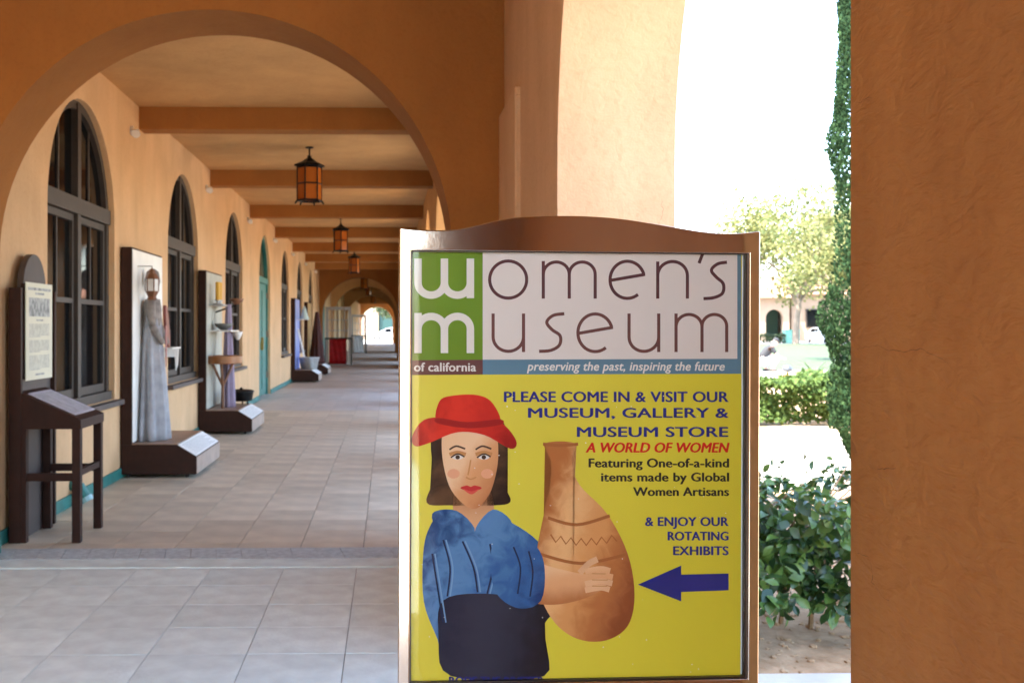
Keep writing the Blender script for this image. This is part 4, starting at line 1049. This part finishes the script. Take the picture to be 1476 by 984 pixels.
# cypress beside the pier
def cypress():
    bx, by_ = 4.50, 9.75
    t = thing('cypress_tree', 'tall narrow dark green cypress standing just left of the brown pier', 'tree', (bx, by_, -.05))
    bm = NB(); tube(bm, (0, 0, 0), (.02, 0, 3.0), .07, .05, seg=8); tube(bm, (.02, 0, 3.0), (0, 0, 7.6), .05, .01, seg=8); obj('trunk', bm, M['bark'], t)
    pl = []
    H = 8.2
    def rad(z):
        if z < .5: return .14 + .22 * z / .5
        return .42 * (1 - max(0, (z - 1.9)) / (H - 1.9)) ** .75 + .03 if z > 1.9 else .45
    bumps = [(rnd.uniform(.3, H), rnd.uniform(0, 6.28), rnd.uniform(.3, .7)) for _ in range(90)]
    while len(pl) < 62000:
        z = rnd.uniform(.12, H); a = rnd.uniform(0, 6.283)
        b = 0
        for (bz, ba, bh) in bumps:
            dz = (z - bz) / .22; da = math.atan2(math.sin(a - ba), math.cos(a - ba)) / .45
            b += bh * math.exp(-dz * dz - da * da)
        r0 = rad(z) * (.74 + .24 * min(b, 1.3)); r = r0 * (1 - abs(rnd.gauss(0, .13)))
        if b < .2 and rnd.random() < .8: continue
        d = Vector((math.cos(a), math.sin(a), 0)); up = (Vector((0, 0, 1)) + d * rnd.uniform(.1, .9) + Vector((rnd.gauss(0, .3), rnd.gauss(0, .3), 0))).normalized()
        n = (d + Vector((rnd.gauss(0, .5), rnd.gauss(0, .5), rnd.gauss(0, .5)))).normalized(); n = (n - up * n.dot(up)).normalized(); s = up.cross(n)
        pl.append(((r * d.x, r * d.y, z), Matrix((s, up, n)).transposed(), rnd.uniform(.02, .048)))
    leaf_cloud('foliage', pl, small_leaf, M['leaf_cypress'], t)
cypress()
def broad_tree(label, x, y, h, cr, cz, n, ls, m, trunk_r=.25, lean=0., seed=1, name='broadleaf_tree', fl=.7, gaps=.0):
    rr = random.Random(seed)
    t = thing(name, label, 'tree', (x, y, -.06))
    bm = NB(); top = Vector((lean, 0, cz)); prev = Vector((0, 0, 0)); 
    for k in range(1, 6):
        q = top * (k / 5) + Vector((rr.uniform(-.1, .1), rr.uniform(-.1, .1), 0)); tube(bm, prev, q, trunk_r * (1 - (k - 1) * .13), trunk_r * (1 - k * .13), seg=9); prev = q
    tr = None; clumps = []
    for i in range(11):
        a = i * 2.4 + rr.uniform(-.3, .3); st = top * rr.uniform(.55, 1.0); e = Vector((math.cos(a) * cr * rr.uniform(.4, .85), math.sin(a) * cr * rr.uniform(.4, .85), cz + (h - cz) * rr.uniform(-.25, .8)))
        midp = (st + e) / 2 + Vector((0, 0, -.1 * cr * rr.random())); tube(bm, st, midp, trunk_r * .45, trunk_r * .25, seg=6); tube(bm, midp, e, trunk_r * .25, trunk_r * .08, seg=5); clumps.append((e, rr.uniform(.26, .45) * cr))
        for j in range(3):
            e2 = e + Vector((rr.uniform(-.4, .4), rr.uniform(-.4, .4), rr.uniform(-.3, .35))) * cr; tube(bm, midp, e2, trunk_r * .14, trunk_r * .05, seg=5); clumps.append((e2, rr.uniform(.16, .34) * cr))
    obj('trunk', bm, M['bark'], t)
    pl = []; tot = sum(c[1] ** 2 for c in clumps)
    for c, r in clumps:
        for _ in range(int(n * r * r / tot)):
            d = Vector((rr.gauss(0, 1), rr.gauss(0, 1), rr.gauss(0, fl))); d.normalize(); p = c + d * r * (rr.random() ** .45) * Vector((1, 1, fl)).length / 1.6
            pl.append((tuple(p), rmat(.5, rr), ls * rr.uniform(.6, 1.3)))
    leaf_cloud('crown', pl, small_leaf, m, t)
broad_tree('pale green airy tree on the lawn edge whose crown shows above the sign corner', 35.8, 92, 13.0, 7.0, 6.0, 13000, .34, M['leaf_pale'], .32, .4, 3)
broad_tree('young yellow green tree whose branches show just left of the cypress', 19.9, 46, 6.6, 2.9, 3.3, 6000, .17, M['leaf_pale'], .12, -.3, 5)
broad_tree('pale leafy tree behind the cypress, before the peach building', 45.5, 101, 10.5, 4.8, 5, 8000, .30, M['leaf_pale'], .22, 0, 9)
broad_tree('large tree far off at the end of the corridor above the white car', 1.2, 114, 5.6, 3.0, 2.9, 7000, .26, M['leaf_tree'], .22, 0, 21)
# agave and grassy tuft on the far path edge
def agave(x, y, s, label, m, n=22, nm='agave_plant', cat='plant'):
    t = thing(nm, label, cat, (x, y, -.04)); rr = random.Random(int(x * 10))
    for i in range(n):
        a = i * 2.399; el = R(rr.uniform(30, 78)); L = s * rr.uniform(.8, 1.1); w = .06 * s
        bm = NB(); prev = None; d = Vector((math.cos(a), math.sin(a), 0)); sd_ = Vector((-d.y, d.x, 0))
        for k in range(5):
            f = k / 4; e2 = el - f * f * .5; p = d * (L * f * math.cos(e2)) + Vector((0, 0, L * f * math.sin(e2))); ww = w * (1 - f ** 1.5) + .002
            r_ = [bm.verts.new(p + sd_ * ww), bm.verts.new(p - Vector((0, 0, .25 * ww))), bm.verts.new(p - sd_ * ww)]
            if prev:
                bm.faces.new((prev[0], prev[1], r_[1], r_[0])); bm.faces.new((prev[1], prev[2], r_[2], r_[1]))
            prev = r_
        bmesh.ops.solidify(bm, geom=bm.faces[:], thickness=.008)
        obj('leaf', bm, m, t)
agave(11.1, 27.3, .85, 'spiky grey green agave on the bright path edge beyond the low hedge', leafmat('agave_leaf', (.08, .12, .07), (.16, .22, .12), .5, .1))
agave(10.05, 26.6, .50, 'straw yellow grass tuft in front of the crouching person', leafmat('straw_leaf', (.35, .24, .07), (.5, .34, .12), .7, .3), 34, 'grass_tuft')
pl_ = thing('path_light', 'small dark domed garden light on a post beside the yellow tuft', 'garden light', (10.75, 28.2, -.03))
bm = NB(); tube(bm, (0, 0, 0), (0, 0, .24), .035, seg=8); obj('post', bm, M['iron'], pl_)
bm = NB(); lathe(bm, [(.10, .24), (.14, .28), (.13, .35), (.08, .41), (.02, .43)], 12); obj('dome', bm, mat('dark_dome', (.05, .055, .06), .35), pl_, smooth='all')

# ------------------------------------------------------------------ the crouching person on the lawn
def skinned(name, chain, m, parent, lv=2, root=0):
    """chain = (verts [(x,y,z,r)], edges)"""
    vs, es = chain
    me = bpy.data.meshes.new(name); me.from_pydata([v[:3] for v in vs], es, []); me.update()
    o = link(name, me, m, parent)
    s = o.modifiers.new('skin', 'SKIN'); s.use_smooth_shade = True
    sub = o.modifiers.new('sub', 'SUBSURF'); sub.levels = lv; sub.render_levels = lv
    for i, v in enumerate(vs):
        sv = me.skin_vertices[0].data[i]; r = v[3]; sv.radius = (r, r) if not isinstance(r, tuple) else r; sv.use_root = (i == root)
    return o
pr = thing('person', 'crouching person in black T-shirt, dark cap and pale grey trousers at the lawn edge', 'person', (12.42, 34.2, -.03), R(4))
M['skin'] = mat('skin', (.56, .34, .24), .55); M['tee'] = mat('black_cotton', (.018, .018, .02), .85); M['trs'] = mat('grey_trousers', (.42, .43, .46), .85)
body = [(-.28, 0, .34, .12), (-.22, 0, .48, .12), (-.08, 0, .64, .13), (.06, 0, .76, .10), (.14, 0, .83, .055), (.19, 0, .88, .05),
        (-.24, .12, .32, .09), (.20, .20, .46, .06), (-.06, .17, .10, .045), (.12, .18, .04, .035),
        (-.24, -.12, .32, .09), (.24, -.20, .44, .06), (0, -.17, .10, .045), (.18, -.18, .04, .035),
        (.04, .20, .73, .055), (.20, .24, .50, .042), (.42, .12, .42, .030), (.50, .09, .40, .026),
        (.04, -.20, .73, .055), (.22, -.24, .48, .042), (.46, -.12, .42, .030), (.54, -.09, .40, .026)]
ed = [(0, 1), (1, 2), (2, 3), (3, 4), (4, 5), (0, 6), (6, 7), (7, 8), (8, 9), (0, 10), (10, 11), (11, 12), (12, 13), (3, 14), (14, 15), (15, 16), (16, 17), (3, 18), (18, 19), (19, 20), (20, 21)]
skinned('body', (body, ed), M['skin'], pr)
bm = NB(); lathe(bm, [(.02, -.115), (.045, -.105), (.07, -.06), (.085, 0), (.09, .05), (.08, .10), (.04, .128)], 16, (0, 0, 0), .82)
for v in bm.verts:
    if v.co.x > .03 and v.co.z < -.02: v.co.x += .02
for p, r in (((.098, 0, -.01), .016), ((0, .078, -.01), .018), ((0, -.078, -.01), .018)):
    bmesh.ops.create_icosphere(bm, subdivisions=2, radius=r, matrix=Matrix.Translation(p))
hd = obj('head', bm, M['skin'], pr, loc=(.22, 0, .955), smooth='all'); hd.rotation_euler = (0, R(24), 0)
for sy_ in (-1, 1):
    bm = NB(); bmesh.ops.create_icosphere(bm, subdivisions=1, radius=.009, matrix=Matrix.Translation((.085, sy_ * .03, .012))); obj('eye', bm, M['rubber'], hd)
bm = NB(); box(bm, .074, .09, -.024, .024, -.062, -.054); obj('mouth', bm, mat('lips', (.4, .16, .13), .5), hd)
bm = NB(); lathe(bm, [(.093, .03), (.10, .05), (.092, .11), (.05, .145), (.01, .152)], 16, (0, 0, 0), .86); prism(bm, [(.06, -.06), (.15, -.045), (.17, 0), (.15, .045), (.06, .06)], 'z', .035, .047); obj('cap', bm, M['tee'], hd, smooth='all')
skinned('shirt', ([(-.27, 0, .42, .135), (-.20, 0, .52, .145), (-.07, 0, .66, .155), (.05, 0, .765, .125), (.10, 0, .80, .08), (.04, .20, .735, .075), (.13, .235, .60, .065), (.04, -.20, .735, .075), (.14, -.235, .59, .065)],
        [(0, 1), (1, 2), (2, 3), (3, 4), (3, 5), (5, 6), (3, 7), (7, 8)]), M['tee'], pr)
skinned('trousers', ([(-.29, 0, .35, .145), (-.25, .12, .33, .11), (.0, .17, .42, .095), (.20, .20, .465, .078), (.06, .185, .26, .07), (-.05, .17, .11, .062), (-.25, -.12, .33, .11), (.02, -.17, .42, .095), (.24, -.20, .445, .078), (.11, -.185, .25, .07), (.01, -.17, .11, .062)],
        [(0, 1), (1, 2), (2, 3), (3, 4), (4, 5), (0, 6), (6, 7), (7, 8), (8, 9), (9, 10)]), M['trs'], pr)
for a in ((-.08, .17), (-.02, -.17)):
    bm = NB(); box(bm, a[0] - .06, a[0] + .22, a[1] - .05, a[1] + .05, 0, .075); obj('shoe', bm, M['rubber'], pr, bevel=.03, seg=3)

# ------------------------------------------------------------------ far buildings across the lawn
def bld_wall(t, x0, x1, y, h, ops, m):
    bm = NB(); arched_panel(bm, x0, x1, -.1, h, ops, 'x', y, y + .6, seg=14); return obj('wall', bm, m, t)
t = thing('peach_building', 'low peach stucco building with a dark window and clay roof across the lawn', 'building', (0, 0, 0))
bld_wall(t, 43.5, 62, 113, 5.0, [], M['peach'])
for (x, z0, z1, w) in ((45.9, 1.5, 3.3, 1.5), (52, 1.5, 3.3, 1.4), (57, 1.5, 3.3, 1.4)):
    bm = NB(); box(bm, x - w / 2 - .1, x + w / 2 + .1, 112.86, 113.05, z0 - .1, z1 + .1); wn = obj('window', bm, M['frame'], t)
    bm = NB(); box(bm, x - w / 2, x + w / 2, 112.82, 112.95, z0, z1); obj('pane', bm, M['glass_dark'], wn)
bm = NB(); prism(bm, [(112.2, 5.0), (124, 5.0), (118, 7.2)], 'x', 43, 62.5); obj('roof', bm, M['roof'], t)
bm = NB(); box(bm, 43.55, 62, 113.61, 123.5, -.1, 4.98); obj('wall', bm, M['peach'], t)
t = thing('arcade_building', 'pale arcaded building with shady openings left of the green boxes', 'building', (0, 0, 0))
bld_wall(t, 20, 42.9, 112, 4.6, [(38.3 - 3.6 * k if k else 41.3, 1.1 if k else .95, 2.4, -.1) for k in (1, 2, 3, 4)] + [(41.3, .95, 2.4, -.1)], M['peach'])
bm = NB(); box(bm, 20, 42.9, 115.4, 120, -.1, 4.58); obj('wall', bm, mat('shaded_green', (.03, .07, .05), .8), t)
bm = NB(); prism(bm, [(111.3, 4.6), (121, 4.6), (116.5, 6.6)], 'x', 19.6, 43.1); obj('roof', bm, M['roof'], t)
# green boxes, bin and parked car
for i, (x, w, lb) in enumerate(((36.95, .62, 'pale green utility box, left one of the pair on the far lawn edge'), (37.68, .6, 'pale green utility box, right one of the pair on the far lawn edge'))):
    bx = thing('utility_box', lb, 'utility box', (x, 97, -.04), 0, 'green utility boxes')
    bm = NB(); box(bm, -w / 2, w / 2, -.4, .4, 0, 1.15); obj('cabinet', bm, mat('green_cabinet', (.16, .38, .28), .5), bx, bevel=.03)
    bm = NB(); box(bm, -w / 2 - .04, w / 2 + .04, -.45, .45, 1.152, 1.24); obj('lid', bm, M['teal'] if 0 else mat('green_lid', (.12, .32, .24), .5), bx)
    bm = NB(); box(bm, .1, .14, -.44, -.402, .5, .7); obj('handle', bm, M['metal'], bx)
b = thing('waste_bin', 'white waste bin before the peach building', 'bin', (39.9, 97, -.04))
bm = NB(); lathe(bm, [(.42, 0), (.46, .9), (.48, .92)], 14); obj('bin_body', bm, M['enamel'], b); bm = NB(); lathe(bm, [(.47, .921), (.40, 1.02), (.1, 1.08)], 14); obj('lid', bm, M['enamel'], b)
def car(label, x, y, rz, suv=False):
    """side view along local x, width along y"""
    t = thing('parked_car', label, 'car', (x, y, -.045), rz)
    L = 4.6
    low = [(-2.28, .30), (-2.30, .62), (-2.20, .80), (-1.30, .93), (1.55, .98), (2.22, .92), (2.30, .60), (2.26, .30)]
    def arch(cx, r=.37): return [(cx + r * math.cos(R(a)), .30 + r * math.sin(R(a))) for a in range(0, 181, 15)]
    outline = low + arch(1.42) + arch(-1.40)
    bm = NB(); prism(bm, outline, 'y', -.88, .88); obj('body', bm, M['carpaint'], t, bevel=.05, seg=3)
    cab = [(-1.32, .935), (-.55, 1.36), (.1, 1.45), (1.1, 1.42), (1.75, 1.02), (1.9, .975)]
    bm = NB(); prism(bm, [(x_, z) for x_, z in cab], 'y', -.74, .74)
    for v in bm.verts:
        if v.co.z > 1.2: v.co.y *= .86
    obj('cabin', bm, M['carpaint'], t, bevel=.05, seg=3)
    for s in (-1, 1):
        for pts in ([(-1.05, 1.0), (-.5, 1.31), (-.02, 1.38), (-.02, 1.0)], [(.06, 1.0), (.06, 1.385), (.98, 1.36), (1.35, 1.03)]):
            bm = NB(); V1 = [bm.verts.new((p[0], s * (.765 - .10 * max(0, (p[1] - .98)) / .4), p[1])) for p in pts]; bm.faces.new(V1)
            bmesh.ops.solidify(bm, geom=bm.faces[:], thickness=.012); obj('side_window', bm, M['glass_dark'], t)
        for cx in (-1.40, 1.42):
            bm = NB(); tube(bm, (cx, s * .66, .32), (cx, s * .87, .32), .325, seg=24); w = obj('wheel', bm, M['rubber'], t, bevel=.02)
            bm = NB(); tube(bm, (cx, s * .80, .32), (cx, s * .885, .32), .20, seg=16); obj('rim', bm, M['metal'], w)
        bm = NB(); box(bm, -2.31, -2.15, s * .62 - .16, s * .62 + .16, .62, .76); obj('headlight', bm, M['metal'], t, bevel=.02)
        bm = NB(); box(bm, 2.2, 2.31, s * .68 - .12, s * .68 + .12, .68, .84); obj('tail_light', bm, M['red'], t, bevel=.02)
    bm = NB(); prism(bm, [(-1.34, .95), (-.56, 1.375), (-.60, 1.385), (-1.39, .95)], 'y', -.66, .66); obj('windscreen', bm, M['glass_dark'], t)
    bm = NB()
    for s in (-1, 1): box(bm, -.72, -.55, s * .93 - .06, s * .93 + .06, .98, 1.08)
    obj('wing_mirror', bm, M['carpaint'], t, bevel=.01)
    return t
car('white car parked across the end of the corridor', 0.28, 102.5, 0)
car('white car half hidden behind the cypress on the far road', 41.3, 99.5, R(88))
# street scene past the last arch
sheet('street', [(-40, 94.1), (18, 94.1), (18, 128), (-40, 128)], -.030, M['concrete'])
t = thing('street_building', 'pale building with a teal door behind the white car at the corridor end', 'building', (0, 0, 0))
bld_wall(t, -14, 12, 124, 7.5, [(-.25, .95, 3.2, -.1)], M['peach'])
bm = NB(); box(bm, -1.1, .6, 124.3, 124.45, -.05, 4.1); d = obj('door', bm, mat('dark_teal_door', (.006, .04, .036), .6), t)
bm = NB(); box(bm, .35, .42, 124.2, 124.3, 1.1, 1.4); obj('handle', bm, M['metal'], d)
bm = NB(); box(bm, -14, 12, 124.7, 134, -.1, 7.4); obj('wall', bm, M['peach'], t)
bm = NB(); prism(bm, [(123.2, 7.5), (135, 7.5), (129, 10)], 'x', -14.5, 12.5); obj('roof', bm, M['roof'], t)
wbx = thing('white_van', 'tall white box van behind the white car at the far right of the arch', 'van', (2.3, 113.5, -.04))
bm = NB(); box(bm, -1.6, 2.6, -1, 1, .5, 2.9); obj('cargo_box', bm, M['carpaint'], wbx, bevel=.05)
bm = NB(); prism(bm, [(2.605, .5), (4.1, .5), (4.1, 1.2), (3.5, 2.1), (2.605, 2.2)], 'y', -.95, .95); obj('cab', bm, M['carpaint'], wbx, bevel=.05)
for cx in (-.7, 3.2):
    for s in (-1, 1):
        bm = NB(); tube(bm, (cx, s * .75, .4), (cx, s * .98, .4), .4, seg=20); obj('wheel', bm, M['rubber'], wbx, bevel=.02)
# distant hedge line to close the horizon
far_hedge('tree_line', 'pale distant line of trees behind the buildings', 5, 150, 150, 154, 7.0, 9000, 1.1, M['leaf_pale'])
